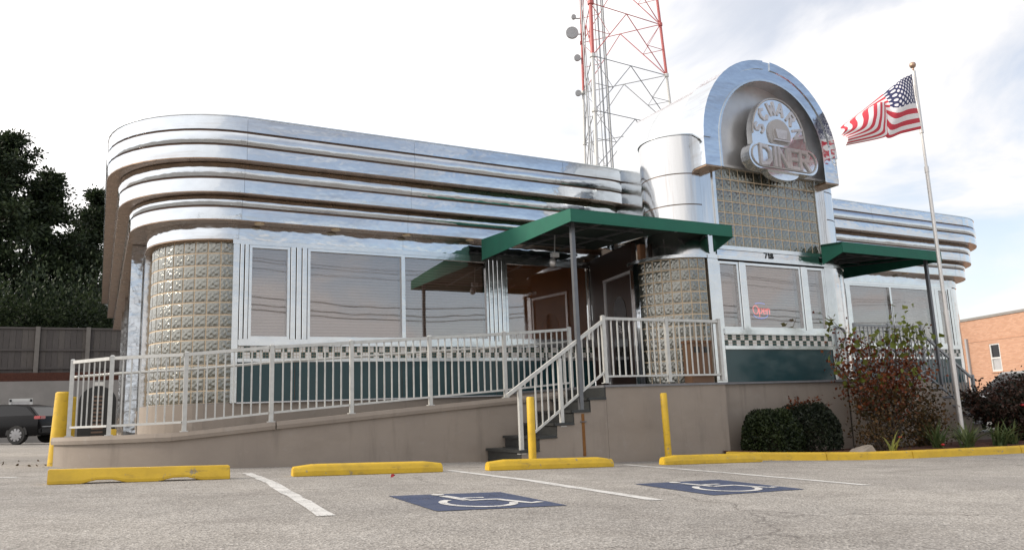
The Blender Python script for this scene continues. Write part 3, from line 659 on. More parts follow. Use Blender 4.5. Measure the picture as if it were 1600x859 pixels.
def curved_blocks(name, cx, cy, r, a0, a1, z0, z1, ncol, nrow, label=None, sgn=-1):
    # convex quarter cylinder, angle a measured from -x axis (0) to -y axis (90)
    m_ = MB(); P = [(cx+sgn*(r-.014)*math.cos(a), cy-(r-.014)*math.sin(a), sgn*math.cos(a), -math.sin(a)) for a in np.linspace(a0, a1, 20)]
    m_.sweep(P, [(0, z0), (0, z1), (-.09, z1), (-.09, z0)]); wall = m_.build(name, M['grout'], dn, smooth=True, auto=30)
    da = (a1-a0)/ncol; dz = (z1-z0)/nrow; w = da*r-.026; mes = [block_mesh(w, dz-.026, q) for q in range(3)]
    for i in range(ncol):
        a = a0+(i+.5)*da
        for j in range(nrow):
            x, y = cx+sgn*(r-.008)*math.cos(a), cy-(r-.008)*math.sin(a)
            rz = math.atan2(-math.sin(a), sgn*math.cos(a))+math.pi/2
            link('glass_block', mes[RNG.randrange(3)], None, wall, (x, y, z0+(j+.5)*dz), (0, 0, rz))
    return wall
curved_blocks('glass_block_corner', CX, CY, 1.24, R(2), R(87.5), .255, 2.93, 9, 13)
m_ = MB(); m_.sweep(arc[1:], [(-.06, .235), (-.06, .255), (-.25, .255), (-.25, .235)]); m_.build('glass_block_sill', M['stone_edge'], dn)

# ---- facade elements at plane y
def window(x0, x1, z0, z1, y, mullions=(), blinds=True, fw_=.045, mt='steel'):
    m_ = MB()
    m_.box(x0, x1, y-.012, y+.06, z1-fw_, z1); m_.box(x0, x1, y-.012, y+.06, z0, z0+fw_); m_.box(x0, x0+fw_, y-.010, y+.06, z0+fw_, z1-fw_); m_.box(x1-fw_, x1, y-.010, y+.06, z0+fw_, z1-fw_)
    w = m_.build('window', M[mt], dn)
    xs = [x0+fw_]+[v for mu in mullions for v in (mu-.035, mu+.035)]+[x1-fw_]
    for mu in mullions:
        b_ = MB(); b_.box(mu-.035, mu+.035, y-.014, y+.06, z0+fw_, z1-fw_); b_.build('mullion', M[mt], w)
    for i in range(0, len(xs), 2):
        a, b = xs[i], xs[i+1]
        p = MB(); p.box(a-.004, b+.004, y+.030, y+.036, z0+fw_-.004, z1-fw_+.004); p.build('pane', M['glass'], w)
        if blinds:
            s = MB(); n = int((z1-z0)/.052)
            for k in range(n):
                z = z0+.03+k*.052
                s.hexa([(a+.01, y+.135, z), (b-.01, y+.135, z), (b-.01, y+.150, z+.043), (a+.01, y+.150, z+.043)], [(a+.01, y+.137, z), (b-.01, y+.137, z), (b-.01, y+.152, z+.043), (a+.01, y+.152, z+.043)])
            bl = s.build('blind', M['blind'], w, fix=False); bl['kind'] = 'stuff'
    return w
def pilaster(x0, x1, y, z0, z1, n, mt='steel'):
    w = (x1-x0)/n
    for i in range(n):
        m_ = MB(); a, b = x0+i*w+.008, x0+(i+1)*w-.008
        m_.sweep([(0, 0, 1, 0), (0, 0, 1, 0)], [(0, 0)]) if False else None
        pr = [(a, y+.05), (a, y-.026), (a+.005, y-.031), (b-.005, y-.031), (b, y-.026), (b, y+.05)]
        m_.prism(pr, z0, z1); m_.build('pilaster_strip', M[mt], dn)
TILE = {}
def tile_mesh(w, h, mt):
    k = (round(w, 4), mt)
    if k not in TILE:
        m_ = MB(); q = w/2; p = h/2
        for i in (0, 1):
            for j in (0, 1):
                x0, z0 = -w/2+i*q+.0025, j*p+.0025; x1, z1 = x0+q-.005, z0+p-.005
                m_.hexa([(x0, 0, z0), (x1, 0, z0), (x1, 0, z1), (x0, 0, z1)], [(x0+.002, -.008, z0+.002), (x1-.002, -.008, z0+.002), (x1-.002, -.008, z1-.002), (x0+.002, -.008, z1-.002)])
        me = m_.mesh('tile', (0, 0, 0)); me.materials.append(M[mt]); TILE[k] = me
    return TILE[k]
def checker(x0, x1, y, z0, z1):
    m_ = MB(); m_.box(x0, x1, y+.004, y+.06, z0, z1); band = m_.build('checker_band', M['grout'], dn)
    n = int(round((x1-x0)/.1)); w = (x1-x0)/n; h = (z1-z0)/2
    for i in range(n):
        for j in range(2):
            link('tile', tile_mesh(w, h, 'tile_dark' if (i+j) % 2 == 0 else 'tile_light'), None, band, (x0+(i+.5)*w, y+.004, z0+j*h))
def lower(x0, x1, y, zb, zt, panels, zs=(.905, .965, 1.17, 1.285)):
    le, cb, ct, sl = zs
    for i in range(len(panels)-1):
        m_ = MB(); m_.box(panels[i]+.004, panels[i+1]-.004, y, y+.05, zb, le-.002); m_.build('enamel_panel', M['teal'], dn, bevel=.004)
    m_ = MB(); m_.box(x0, x1, y+.01, y+.10, zb-.01, sl); m_.build('wall_core', M['groove'], dn)
    m_ = MB(); m_.box(x0, x1, y-.03, y+.009, le, cb); m_.build('ledge', M['steel'], dn, bevel=.008)
    checker(x0, x1, y-.004, cb+.001, ct-.001)
    m_ = MB(); m_.box(x0, x1, y-.05, y+.009, ct, sl); m_.build('sill', M['steel'], dn, bevel=.012)
# main facade left
lower(1.97, 8.98, D, .262, .9, [1.97, 2.9, 3.85, 4.8, 5.75, 6.7, 7.65, 8.98])
m_ = MB(); m_.box(1.97, 8.98, D-.03, D+.008, .238, .260); m_.build('base_trim', M['alu'], dn)
m_ = MB(); m_.box(1.87, 1.968, D-.025, D+.15, .25, 2.868); m_.build('corner_post', M['steel'], dn, bevel=.006)
pilaster(1.975, 2.125, D, 1.287, 2.868, 2)
window(2.127, 2.80, 1.287, 2.868, D)
pilaster(2.805, 3.095, D, 1.287, 2.868, 3)
window(3.10, 6.585, 1.287, 2.868, D, mullions=(4.845,))
pilaster(6.59, 6.96, D, 1.287, 2.868, 4)
window(6.965, 8.98, 1.287, 2.868, D, blinds=False)
m_ = MB(); m_.box(6.99, 8.97, D+.16, D+.19, 1.2, 2.9); m_.build('brown_roller_shade', M['brown'], dn)
# right wing
lower(13.4, 21.45, D, .262, .9, [13.4, 14.6, 15.8, 17.0, 18.2, 19.4, 20.6, 21.45])
window(13.45, 16.4, 1.287, 2.868, D, mullions=(14.9,))
pilaster(16.42, 17.02, D, 1.287, 2.868, 4)
window(17.03, 20.45, 1.287, 2.868, D, mullions=(18.68,))
pilaster(20.46, 20.72, D, 1.287, 2.868, 2)
window(20.73, 21.2, 1.287, 2.868, D)
pilaster(21.21, 21.45, D, 1.287, 2.868, 2)
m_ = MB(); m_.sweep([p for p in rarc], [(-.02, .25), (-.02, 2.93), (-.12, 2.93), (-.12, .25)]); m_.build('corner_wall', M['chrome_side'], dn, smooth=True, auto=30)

# ---- entrance tower
tw = dn
def twbox(name, mt, *b, bevel=0):
    m_ = MB(); m_.box(*b); return m_.build(name, M[mt], dn, bevel=bevel)
lower(9.80, 12.60, T, .314, .9, [9.80, 12.60], (.895, .96, 1.16, 1.255))
twbox('jamb', 'steel', 9.555, 9.80, T-.02, T+.2, .314, 2.53); twbox('jamb', 'steel', 12.60, 12.86, T-.02, T+.2, .314, 2.53)
window(9.80, 10.30, 1.257, 2.50, T); pilaster(10.30, 10.44, T, 1.257, 2.50, 1); window(10.44, 11.92, 1.257, 2.50, T); pilaster(11.92, 12.07, T, 1.257, 2.50, 1); window(12.07, 12.56, 1.257, 2.50, T)
twbox('jamb', 'steel', 12.562, 12.598, T-.015, T+.1, 1.257, 2.50)
# lintel with the number
twbox('lintel', 'steel', 9.80, 12.62, T-.05, T+.15, 2.532, 2.60); twbox('lintel', 'chrome', 9.80, 12.62, T-.02, T+.15, 2.602, 2.715); twbox('lintel', 'steel', 9.80, 12.62, T-.045, T+.15, 2.717, 2.79)
DIG = {'7': [[(0, 1), (.6, 1), (.25, 0)]], '1': [[(.1, .8), (.3, 1), (.3, 0)]], '8': [[(.3, .53), (.05, .68), (.05, .88), (.3, 1), (.55, .88), (.55, .68), (.3, .53), (0, .32), (0, .12), (.3, 0), (.6, .12), (.6, .32), (.3, .53)]]}
def strokes(parent, polys, org, ux, uz, s, w, y, depth, mt, name):
    """flat stroke lettering in the plane y = const; polys in unit glyph space"""
    m_ = MB(); ox, oz = org
    for pl in polys:
        pts = [Vector((ox+s*(ux[0]*a+uz[0]*b), oz+s*(ux[1]*a+uz[1]*b))) for a, b in pl]
        for p, q in zip(pts, pts[1:]):
            d = (q-p).normalized(); n = Vector((-d.y, d.x))*w/2; e = d*w*.35
            P4 = [p-e+n, p-e-n, q+e-n, q+e+n]
            kk = .0007*(len(m_.v)//8); m_.prismY([(v.x, v.y) for v in P4], y-depth-kk, y)
    return m_.build(name, mt, parent, fix=True)
for ch, x in (('7', 10.985), ('1', 11.075), ('8', 11.145)):
    strokes(dn, DIG[ch], (x, 2.61), (1, 0), (0, 1), .098, .015, T-.0205, .012, M['black'], 'house_number')
# flat glass block panel over the lintel
m_ = MB(); m_.box(9.90, 12.56, T+.014, T+.10, 2.79, 4.30); gb = m_.build('glass_block_panel', M['grout'], dn)
mes = [block_mesh(2.66/13-.024, 1.51/7-.024, q) for q in range(3)]
for i in range(13):
    for j in range(7): link('glass_block', mes[RNG.randrange(3)], None, gb, (9.90+(i+.5)*2.66/13, T+.006, 2.79+(j+.5)*1.51/7))
for xa, xb in ((9.84, 9.90), (12.56, 12.62)): twbox('block_frame', 'steel', xa, xb, T-.03, T+.1, 2.79, 4.36)
twbox('tower_front', 'chrome_drum', 9.552, 9.838, T, T+.2, 2.54, 4.86); twbox('tower_front', 'chrome_drum', 12.622, 12.86, T, T+.2, 2.54, 4.86)
for xa, xb in ((9.555, 9.80), (12.62, 12.86)): m_ = MB(); m_.box(xa, xb, T-.035, T, 2.532, 2.60); m_.build('drum_trim', M['steel'], dn)
# drums beside the tower front
RD = .9; RU = .66
curved_blocks('glass_block_drum', 9.55, T+RD, RD, R(3), R(88), .315, 2.53, 8, 11)
for sx, cx in ((-1, 9.55), (1, 12.86)):
    Pq = [(cx+sx*RU*math.cos(a), T+RU-RU*math.sin(a), sx*math.cos(a), -math.sin(a)) for a in np.linspace(R(-172), R(90), 40)]
    Pl = [(cx+sx*RD*math.cos(a), T+RD-RD*math.sin(a), sx*math.cos(a), -math.sin(a)) for a in np.linspace(R(-20), R(90), 20)]
    for za, zb in ((2.60, 3.52), (3.535, 4.10), (4.115, 4.84)):
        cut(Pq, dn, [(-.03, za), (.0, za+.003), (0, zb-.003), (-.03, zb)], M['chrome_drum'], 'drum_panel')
    for z in (3.5275, 4.1075): cut(Pq, dn, [(-.03, z-.006), (-.006, z-.006), (-.006, z+.006), (-.03, z+.006)], M['groove'], 'drum_joint')
    cut(Pl, dn, [(-.05, 2.535), (.02, 2.54), (.02, 2.598), (-.05, 2.598)], M['steel'], 'drum_trim')
    m_ = MB(); m_.prism([(x, y) for x, y, _, _ in Pl]+[(cx, T+RD)], 2.57, 2.597); m_.build('drum_cap', M['steel'], dn)
    cut(Pq, dn, [(-.05, 4.842), (.02, 4.842), (.02, 4.87), (-.05, 4.87)], M['steel'], 'drum_trim')
    m_ = MB(); m_.prism([(x-nx_*.03, y-ny_*.03) for x, y, nx_, ny_ in Pq], 4.80, 4.835); m_.build('drum_roof', M['steel'], dn)
    if sx > 0:
        cut(Pl, dn, [(-.03, .3), (0, .3), (0, 2.53), (-.03, 2.53)], M['chrome_side'], 'drum_panel')
# side walls carrying the doors (left one angled back to the facade)
def quadwall(name, a, b, z0, z1, t, mt, parent=dn):
    a, b = Vector(a), Vector(b); d = (b-a).normalized(); n = Vector((-d.y, d.x))*t
    m_ = MB(); m_.hexa([(a.x, a.y, z0), (b.x, b.y, z0), (b.x+n.x, b.y+n.y, z0), (a.x+n.x, a.y+n.y, z0)], [(a.x, a.y, z1), (b.x, b.y, z1), (b.x+n.x, b.y+n.y, z1), (a.x+n.x, a.y+n.y, z1)]); return m_.build(name, mt, parent)
A0, A1 = Vector((8.65, 11.17)), Vector((8.98, 13.14)); AD = (A1-A0).normalized()
def aw(t0, t1, z0, z1, off, th, mt, name, parent=dn):
    p, q = A0+AD*t0, A0+AD*t1; n = Vector((AD.y, -AD.x)); p = p-n*off*0+Vector((-AD.y, AD.x))*off; q = q+Vector((-AD.y, AD.x))*off
    return quadwall(name, p, q, z0, z1, -th, mt, parent)
aw(0, .12, .306, 2.5, .05, .1, M['chrome_side'], 'door_jamb'); aw(1.34, 1.99, .306, 2.98, 0, .1, M['doormat'], 'door_jamb'); aw(.12, 1.34, 2.46, 2.98, 0, .1, M['doormat'], 'door_head')
aw(.12, .18, .306, 2.44, .03, .08, M['alu'], 'door_frame'); aw(1.28, 1.34, .306, 2.44, .03, .08, M['alu'], 'door_frame'); aw(.12, 1.34, 2.40, 2.455, .035, .08, M['alu'], 'door_frame')
door = aw(.185, 1.275, .31, 2.395, .0, .05, M['doormat'], 'door')
# arched dark door glass
pts = []
c = A0+AD*.73
gl = [(-.27, 0.55), (.27, .55)]+[(.27*math.cos(a), 1.72+.32*math.sin(a)) for a in np.linspace(0, math.pi, 14)]
n_ = Vector((-AD.y, AD.x))
m_ = MB(); m_.hexa([(c.x+AD.x*s+n_.x*.002, c.y+AD.y*s+n_.y*.002, z) for s, z in gl], [(c.x+AD.x*s+n_.x*.008, c.y+AD.y*s+n_.y*.008, z) for s, z in gl]); m_.build('door_glass', M['dark_glass'], door)
stk = [[(-.10, 1.50), (.04, 1.44)], [(-.10, 1.46), (.06, 1.40)], [(-.10, 1.42), (.06, 1.36)], [(-.08, 1.38), (.05, 1.335)], [(-.08, 1.56), (.0, 1.64), (.0, 1.54)]]
m_ = MB()
for pl in stk:
    for p, q in zip(pl, pl[1:]):
        m_.bar((c.x-AD.x*p[0]+n_.x*.011, c.y-AD.y*p[0]+n_.y*.011, p[1]), (c.x-AD.x*q[0]+n_.x*.011, c.y-AD.y*q[0]+n_.y*.011, q[1]), .003, .014)
m_.build('door_sticker', M['letter'], door)
m_ = MB(); hcp = A0+AD*.30+n_*.06; m_.tube([(hcp.x-n_.x*.05, hcp.y-n_.y*.05, 1.15), (hcp.x, hcp.y, 1.17), (hcp.x, hcp.y, 1.5), (hcp.x-n_.x*.05, hcp.y-n_.y*.05, 1.52)], .014, 8); m_.build('door_handle', M['alu'], door, smooth=True)
for t in (-.09, -.045, 0):
    p = A0+Vector((0, -.02+t)); m_ = MB(); m_.tube([(p.x-.03+t*.1, p.y, .306), (p.x-.03+t*.1, p.y, 2.53)], .02, 10); m_.build('chrome_bead', M['chrome'], dn, smooth=True)
quadwall('tower_side_wall', (12.96+.79, 11.2), (13.42, 13.14), .3, 3.2, .1, M['chrome_side'])

# ---- arch and barrel vault
XC, ZS, RO, RI, ZB = 11.205, 4.72, 1.76, 1.37, 4.20
def archpts(r, zb, n=30): return [(XC-r, zb)]+[(XC-r*math.cos(a), ZS+r*math.sin(a)) for a in np.linspace(0, math.pi, n)]+[(XC+r, zb)]
YA, YB = 9.95, 10.62
o_, i_ = archpts(RO, ZB), archpts(RI, ZB)
def ring(ro, ri, y0, y1, zb, name, mt, smooth=True, a=0, b=None):
    o_, i_ = archpts(ro, zb), archpts(ri, zb); o_, i_ = o_[a:b], i_[a:b]; n = len(o_); m_ = MB()
    v = [(x, y, z) for y in (y0, y1) for P in (o_, i_) for x, z in P]
    f = []
    for k in range(n-1):
        f += [(k, k+1, n+k+1, n+k), (2*n+k, 3*n+k, 3*n+k+1, 2*n+k+1), (k, 2*n+k, 2*n+k+1, k+1), (n+k, n+k+1, 3*n+k+1, 3*n+k)]
    f += [(0, n, 3*n, 2*n), (n-1, 3*n-1, 4*n-1, 2*n-1)]
    m_.add(v, f); return m_.build(name, mt, dn, smooth=smooth, auto=35)
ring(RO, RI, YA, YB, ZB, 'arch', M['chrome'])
ring(RO+.012, RO-.16, YA-.02, YA-.001, ZB, 'arch_trim', M['chrome'], a=1, b=16); ring(RO+.012, RO-.16, YA-.021, YA-.001, ZB, 'arch_trim', M['chrome'], a=16, b=31)
ring(RI+.02, RI-.02, YA-.015, YA+.06, ZB, 'arch_bead', M['steel'])
m_ = MB(); m_.prismY(archpts(RI+.01, 4.30), T+.012, T+.05); m_.build('tympanum', M['panelgrey'], dn)
m_ = MB(); m_.box(XC-RI, XC+RI, T-.06, T+.011, 4.30, 4.345); m_.build('tympanum_shelf', M['panelgrey'], dn)
for xa, xb in ((XC-RO+.01, XC-RI), (XC+RI, XC+RO-.01)): twbox('arch_foot', 'soffit', xa, xb, YA+.004, YB, ZB-.03, ZB-.001)
# barrel vault panels
for y0, y1 in ((YB, 11.7), (11.704, 12.8)):
    for a, b in ((0, 11), (11, 21), (21, 32)): ring(RO-.05, RO-.09, y0+.002, y1, 3.3, 'vault_panel', M['steel'], a=a, b=b)
m_ = MB(); m_.prismY(archpts(RO-.09, 3.3), 12.74, 12.78); m_.build('vault_back', M['steel'], dn)
m_ = MB(); m_.box(9.98, 12.4, 12.2, 15.2, 3.2, 4.6); m_.build('tower_core', M['steel'], dn)

# ---------------------------------------------------------------- diner sign
sg = thing('diner_sign', 'round neon sign reading DINER hung inside the chrome arch', 'sign', (11.3, 9.95, 4.15))
SY = 9.93
def rot_poly(P, ang, c): return [(c[0]+x*math.cos(ang)-z*math.sin(ang), c[1]+x*math.sin(ang)+z*math.cos(ang)) for x, z in P]
SC = (11.36, 4.95); dome = [(SC[0]-.72, 4.62)]+[(SC[0]-.72*math.cos(a), SC[1]+.80*math.sin(a)) for a in np.linspace(0, math.pi, 26)]+[(SC[0]+.72, 4.62)]
m_ = MB(); m_.prismY(dome, SY, SY+.13); m_.build('dome_panel', M['signface'], sg)
rim = lambda r_, z_: [(SC[0]-r_*math.cos(a), SC[1]+z_*math.sin(a)) for a in np.linspace(0, math.pi, 26)]
m_ = MB()
for p, q in zip(rim(.70, .78), rim(.70, .78)[1:]): m_.tube([(p[0], SY-.012, p[1]), (q[0], SY-.012, q[1])], .014, 6)
m_.build('neon_tube', M['letter_edge'], sg)
BC = (11.36, 4.50); bar_ = [(BC[0]-.66+.0-.26*math.sin(a), BC[1]+.26*math.cos(a)) for a in np.linspace(0, math.pi, 12)]+[(BC[0]+.66+.26*math.sin(a), BC[1]-.26*math.cos(a)) for a in np.linspace(0, math.pi, 12)]
m_ = MB(); m_.prismY(bar_, SY-.08, SY+.14); m_.build('name_panel', M['signface'], sg)
bar2 = [(BC[0]+(x-BC[0])*.93, BC[1]+(z-BC[1])*.82) for x, z in bar_]
m_ = MB()
for p, q in zip(bar2, bar2[1:]+bar2[:1]): m_.tube([(p[0], SY-.092, p[1]), (q[0], SY-.092, q[1])], .013, 6)
m_.build('neon_tube', M['letter_edge'], sg)
swag = [(11.36-.42*math.cos(a), 4.25-.16*math.sin(a)) for a in np.linspace(0, math.pi, 14)]
m_ = MB(); m_.prismY(swag, SY-.02, SY+.12); m_.build('swag_panel', M['signface'], sg)
GL = {'D': [[(0, 0), (0, 1), (.45, .95), (.68, .7), (.68, .3), (.45, .05), (0, 0)]], 'I': [[(.2, 0), (.2, 1)]], 'N': [[(0, 0), (0, 1), (.65, 0), (.65, 1)]], 'E': [[(.6, 1), (0, 1), (0, 0), (.6, 0)], [(0, .5), (.5, .5)]],
      'R': [[(0, 0), (0, 1), (.5, .95), (.6, .75), (.5, .52), (0, .5)], [(.25, .5), (.65, 0)]], 'A': [[(0, 0), (.32, 1), (.64, 0)], [(.13, .36), (.5, .36)]], 'C': [[(.6, .85), (.35, 1), (.08, .8), (0, .5), (.08, .2), (.35, 0), (.6, .15)]], 'W': [[(0, 1), (.18, 0), (.38, .75), (.58, 0), (.76, 1)]], 'S': [[(.58, .85), (.3, 1), (.05, .8), (.1, .58), (.5, .42), (.58, .2), (.3, 0), (0, .15)]]}
for ch, x in zip('DINER', (10.73, 11.03, 11.20, 11.50, 11.78)):
    strokes(sg, GL[ch], (x, 4.33), (1, 0), (0, 1), .36, .088, SY-.081, .015, M['letter_edge'], 'letter_border'); strokes(sg, GL[ch], (x, 4.33), (1, 0), (0, 1), .36, .060, SY-.097, .012, M['letter'], 'letter')
for ch, ang in zip('SCWARN', (168, 136, 108, 80, 46, 12)):
    a = R(ang); cx, cz = SC[0]+.53*math.cos(a), SC[1]+.02+.56*math.sin(a); u = (math.sin(a), -math.cos(a)); w_ = (math.cos(a), math.sin(a)); s_ = .235
    org = (cx-s_*(u[0]*.32+w_[0]*.5), cz-s_*(u[1]*.32+w_[1]*.5))
    strokes(sg, GL[ch], org, u, w_, s_, .05, SY-.001, .018, M['letter'], 'letter')
# plain round plate and cup emblem
m_ = MB()
for r0, r1, d in ((.30, .26, .03), (.20, .17, .045)):
    ra = [(SC[0]-.01+r0*math.cos(a), SC[1]+.06+r0*math.sin(a)) for a in np.linspace(0, 2*math.pi, 25)[:-1]]; m_.prismY(ra, SY-d, SY-.001)
m_.build('round_emblem', M['letter_edge'], sg)
cup = [(SC[0]-.17, SC[1]+.13), (SC[0]-.12, SC[1]-.06), (SC[0]+.10, SC[1]-.06), (SC[0]+.15, SC[1]+.13)]
m_ = MB(); m_.prismY(cup, SY-.085, SY-.046); m_.prismY([(SC[0]-.22, SC[1]-.10), (SC[0]+.2, SC[1]-.10), (SC[0]+.2, SC[1]-.07), (SC[0]-.22, SC[1]-.07)], SY-.085, SY-.046); m_.build('cup_emblem', M['letter'], sg)
m_ = MB(); m_.box(10.9, 10.96, SY+.13, T+.012, 4.5, 4.56); m_.box(11.75, 11.81, SY+.13, T+.012, 4.5, 4.56); m_.build('bracket', M['panelgrey'], sg)

# neon open sign in the tower window
ns = thing('neon_open_sign', 'red and blue neon Open sign inside the tower window', 'neon sign', (10.85, 10.36, 1.5))
GO = {'O': [[(.5+.42*math.cos(a), .5+.5*math.sin(a)) for a in np.linspace(0, 2*math.pi, 12)]], 'p': [[(0, -.3), (0, .7), (.4, .65), (.45, .35), (.3, .1), (0, .15)]], 'e': [[(0, .35), (.42, .4), (.35, .65), (.1, .65), (0, .35), (.12, .05), (.42, .12)]], 'n': [[(0, 0), (0, .68)], [(0, .5), (.2, .68), (.38, .6), (.4, 0)]]}
for ch, x in (('O', 10.66), ('p', 10.83), ('e', 10.93), ('n', 11.03)):
    m_ = MB()
    for pl in GO[ch]: m_.tube([(x+a*.16, T+.085, 1.56+b*.16) for a, b in pl], .010, 6)
    m_.build('neon_letter', M['neon_red'], ns)
m_ = MB()
m_.tube([(10.86-.2*math.cos(a), T+.085, 1.58-.10*math.sin(a)) for a in np.linspace(.4, math.pi-.4, 8)], .008, 6); m_.tube([(10.86-.2*math.cos(a), T+.085, 1.70+.07*math.sin(a)) for a in np.linspace(.9, math.pi-.9, 6)], .008, 6); m_.build('neon_border', M['neon_blue'], ns)

# ---------------------------------------------------------------- canopies
def canopy(poly, yf, yb, zf, zb_, val, label, posts, front, sides, loc):
    cp = thing('entrance_canopy', label, 'canopy', loc)
    zt = lambda y: lerp(zf, zb_, (y-yf)/(yb-yf))
    m_ = MB(); m_.hexa([(x, y, zt(y)-.012) for x, y in poly], [(x, y, zt(y)) for x, y in poly]); m_.build('fabric_top', M['canopy'], cp)
    m_ = MB(); m_.hexa([(x+(.02 if x < 10 else -.02), y+.02*(y < 9.8), zt(y)-.030) for x, y in poly], [(x+(.02 if x < 10 else -.02), y+.02*(y < 9.8), zt(y)-.018) for x, y in poly]); m_.build('underside_shade', M['underside_shade'], cp)  # added dark sheet below the fabric, its colour imitates the shaded underside
    for a, b in [front]+sides:
        d = (Vector(b)-Vector(a)).normalized(); n = Vector((-d.y, d.x))*.012; 
        va = val if a[1] < yf+.1 else val+.20; vb = val if b[1] < yf+.1 else val+.20
        m_ = MB(); m_.hexa([(a[0], a[1], zt(a[1])-va), (b[0], b[1], zt(b[1])-vb), (b[0]+n.x, b[1]+n.y, zt(b[1])-vb), (a[0]+n.x, a[1]+n.y, zt(a[1])-va)],
                           [(a[0], a[1], zt(a[1])+.003), (b[0], b[1], zt(b[1])+.003), (b[0]+n.x, b[1]+n.y, zt(b[1])+.003), (a[0]+n.x, a[1]+n.y, zt(a[1])+.003)]); m_.build('valance', M['canopy'], cp)
        m_ = MB(); m_.tube([(a[0]-n.x*.2, a[1]-n.y*.2, zt(a[1])-va), (b[0]-n.x*.2, b[1]-n.y*.2, zt(b[1])-vb)], .009, 6); m_.build('piping', M['canopy'], cp)
    x0, x1 = front[0][0]+.06, front[1][0]-.06; z0 = zf-val+.03
    for y in np.linspace(yf+.06, yb-.3, 4):
        xe = x1 if y < T-.1 else min(x1, 8.5) if x1 < 10 else x1
        xs_ = x0 if x0 < 10 else (x0 if y < T-.1 else 13.9)
        m_ = MB(); m_.bar((xs_, y, zt(y)-.05), (xe, y, zt(y)-.05), .03); m_.build('frame_bar', M['post_steel'], cp)
    for x in np.linspace(x0, x1, 5):
        ye = (yb-.1 if x < 8.6 or x > 13.9 else T-.05)
        m_ = MB(); m_.bar((x, yf+.06, zt(yf)-.09), (x, ye, zt(ye)-.09), .03); m_.build('frame_bar', M['post_steel'], cp)
    for x, y, zbot in posts:
        m_ = MB(); m_.box(x-.032, x+.032, y-.032, y+.032, zbot, zt(y)-.05); m_.box(x-.055, x+.055, y-.055, y+.055, zbot, zbot+.012); m_.build('canopy_post', M['post_steel'], cp)
    return cp
arcL = [(9.55-.69*math.cos(a), T+RU-.69*math.sin(a)) for a in np.linspace(R(85), R(5), 9)]
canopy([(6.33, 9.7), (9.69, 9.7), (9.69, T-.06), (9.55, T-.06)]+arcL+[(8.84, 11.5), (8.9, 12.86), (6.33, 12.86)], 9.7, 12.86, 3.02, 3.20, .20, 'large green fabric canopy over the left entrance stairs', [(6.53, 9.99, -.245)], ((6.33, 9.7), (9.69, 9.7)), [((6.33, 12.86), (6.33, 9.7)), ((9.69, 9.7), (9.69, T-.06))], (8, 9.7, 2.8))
arcR = [(12.86+.69*math.cos(a), T+RU-.69*math.sin(a)) for a in np.linspace(R(5), R(85), 9)]
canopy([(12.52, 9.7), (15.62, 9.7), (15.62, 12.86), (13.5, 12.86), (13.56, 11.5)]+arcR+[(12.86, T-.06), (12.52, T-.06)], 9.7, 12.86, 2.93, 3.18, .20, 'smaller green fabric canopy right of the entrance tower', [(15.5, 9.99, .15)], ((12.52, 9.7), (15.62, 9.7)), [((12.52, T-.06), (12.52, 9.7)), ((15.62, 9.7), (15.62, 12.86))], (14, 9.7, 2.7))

# ---------------------------------------------------------------- right landing, stairs, rails
ld2 = thing('entrance_landing', 'beige landing with stairs and dark slab right of the tower behind the shrubs', 'landing', (14, 10.5, g(14)))
m_ = MB(); m_.prism([(12.98, 9.95), (15.1, 9.95), (15.1, 13.12), (13.44, 13.12), (13.76, 11.2), (12.98, 10.27)], g(14)-.2, .27); m_.build('wall', M['stucco'], ld2)
m_ = MB(); m_.prism([(12.975, 9.925), (15.13, 9.925), (15.13, 13.1), (13.5, 13.1), (13.8, 11.2), (12.975, 10.22)], .27, .305); m_.build('slab', M['stone_edge'], ld2)
prof_ = [(15.106, g(15)-.2), (15.106, .30-.19-.04)]
for k in range(1, 7):
    x1 = 15.1+.31*k; prof_ += [(x1-.012, .30-.19*k-.04)]
    if k < 6: prof_ += [(x1-.012, .30-.19*(k+1)-.04)]
prof_ += [(15.1+.31*6-.012, g(15)-.2)]
m_ = MB(); m_.prismY(prof_, 9.952, 11.04); m_.build('stair_body', M['stucco'], ld2)
for k in range(1, 7):
    x1 = 15.1+.31*k; zt = .30-.19*k
    m_ = MB(); m_.box(x1-.30, x1+.03, 9.935, 11.05, zt-.039, zt); m_.build('tread', M['stone_edge'], ld2)
rl2 = thing('landing_railing', 'grey metal railing with sloping stair section right of the tower', 'railing', (14.5, 10, .3))
for x in (13.0, 14.0, 15.05): post(rl2, x, 10.0, .306, 1.385, M['railgrey'])
bay(rl2, (13.0, 10), (14.0, 10), .31, .31, M['railgrey']); bay(rl2, (14.0, 10), (15.05, 10), .31, .31, M['railgrey'])
for yy in (10.0, 10.98):
    bay(rl2, (15.05, yy), (16.6, yy), .25, -.70, M['railgrey'], h=1.0, bot=.12)
    post(rl2, 16.62, yy, -.85, .33, M['railgrey'])

# ---------------------------------------------------------------- small fittings near the entrance
tr = thing('waste_receptacle', 'brown wooden waste receptacle behind the landing railing', 'waste bin', (9.13, 10.12, .306))
m_ = MB(); m_.box(8.84, 9.32, 10.05, 10.26, .306, .98); m_.build('cabinet', M['cabinet'], tr, bevel=.008)
m_ = MB(); m_.box(8.82, 9.34, 10.035, 10.275, .982, 1.03); m_.build('lid', M['interior'], tr, bevel=.006)
for x in (8.91, 9.13): m_ = MB(); m_.box(x, x+.13, 10.044, 10.052, .82, .92); m_.build('opening', M['black'], tr)
sc = thing('security_camera', 'small silver security camera hanging under the green canopy', 'camera', (7.09, 11.5, 2.6))
m_ = MB(); m_.tube([(7.09, 11.5, 2.60), (7.12, 11.5, 2.75), (7.14, 11.5, 3.05)], .012, 8); m_.box(7.05, 7.19, 11.46, 11.54, 2.64, 2.72); m_.build('bracket', M['alu'], sc)
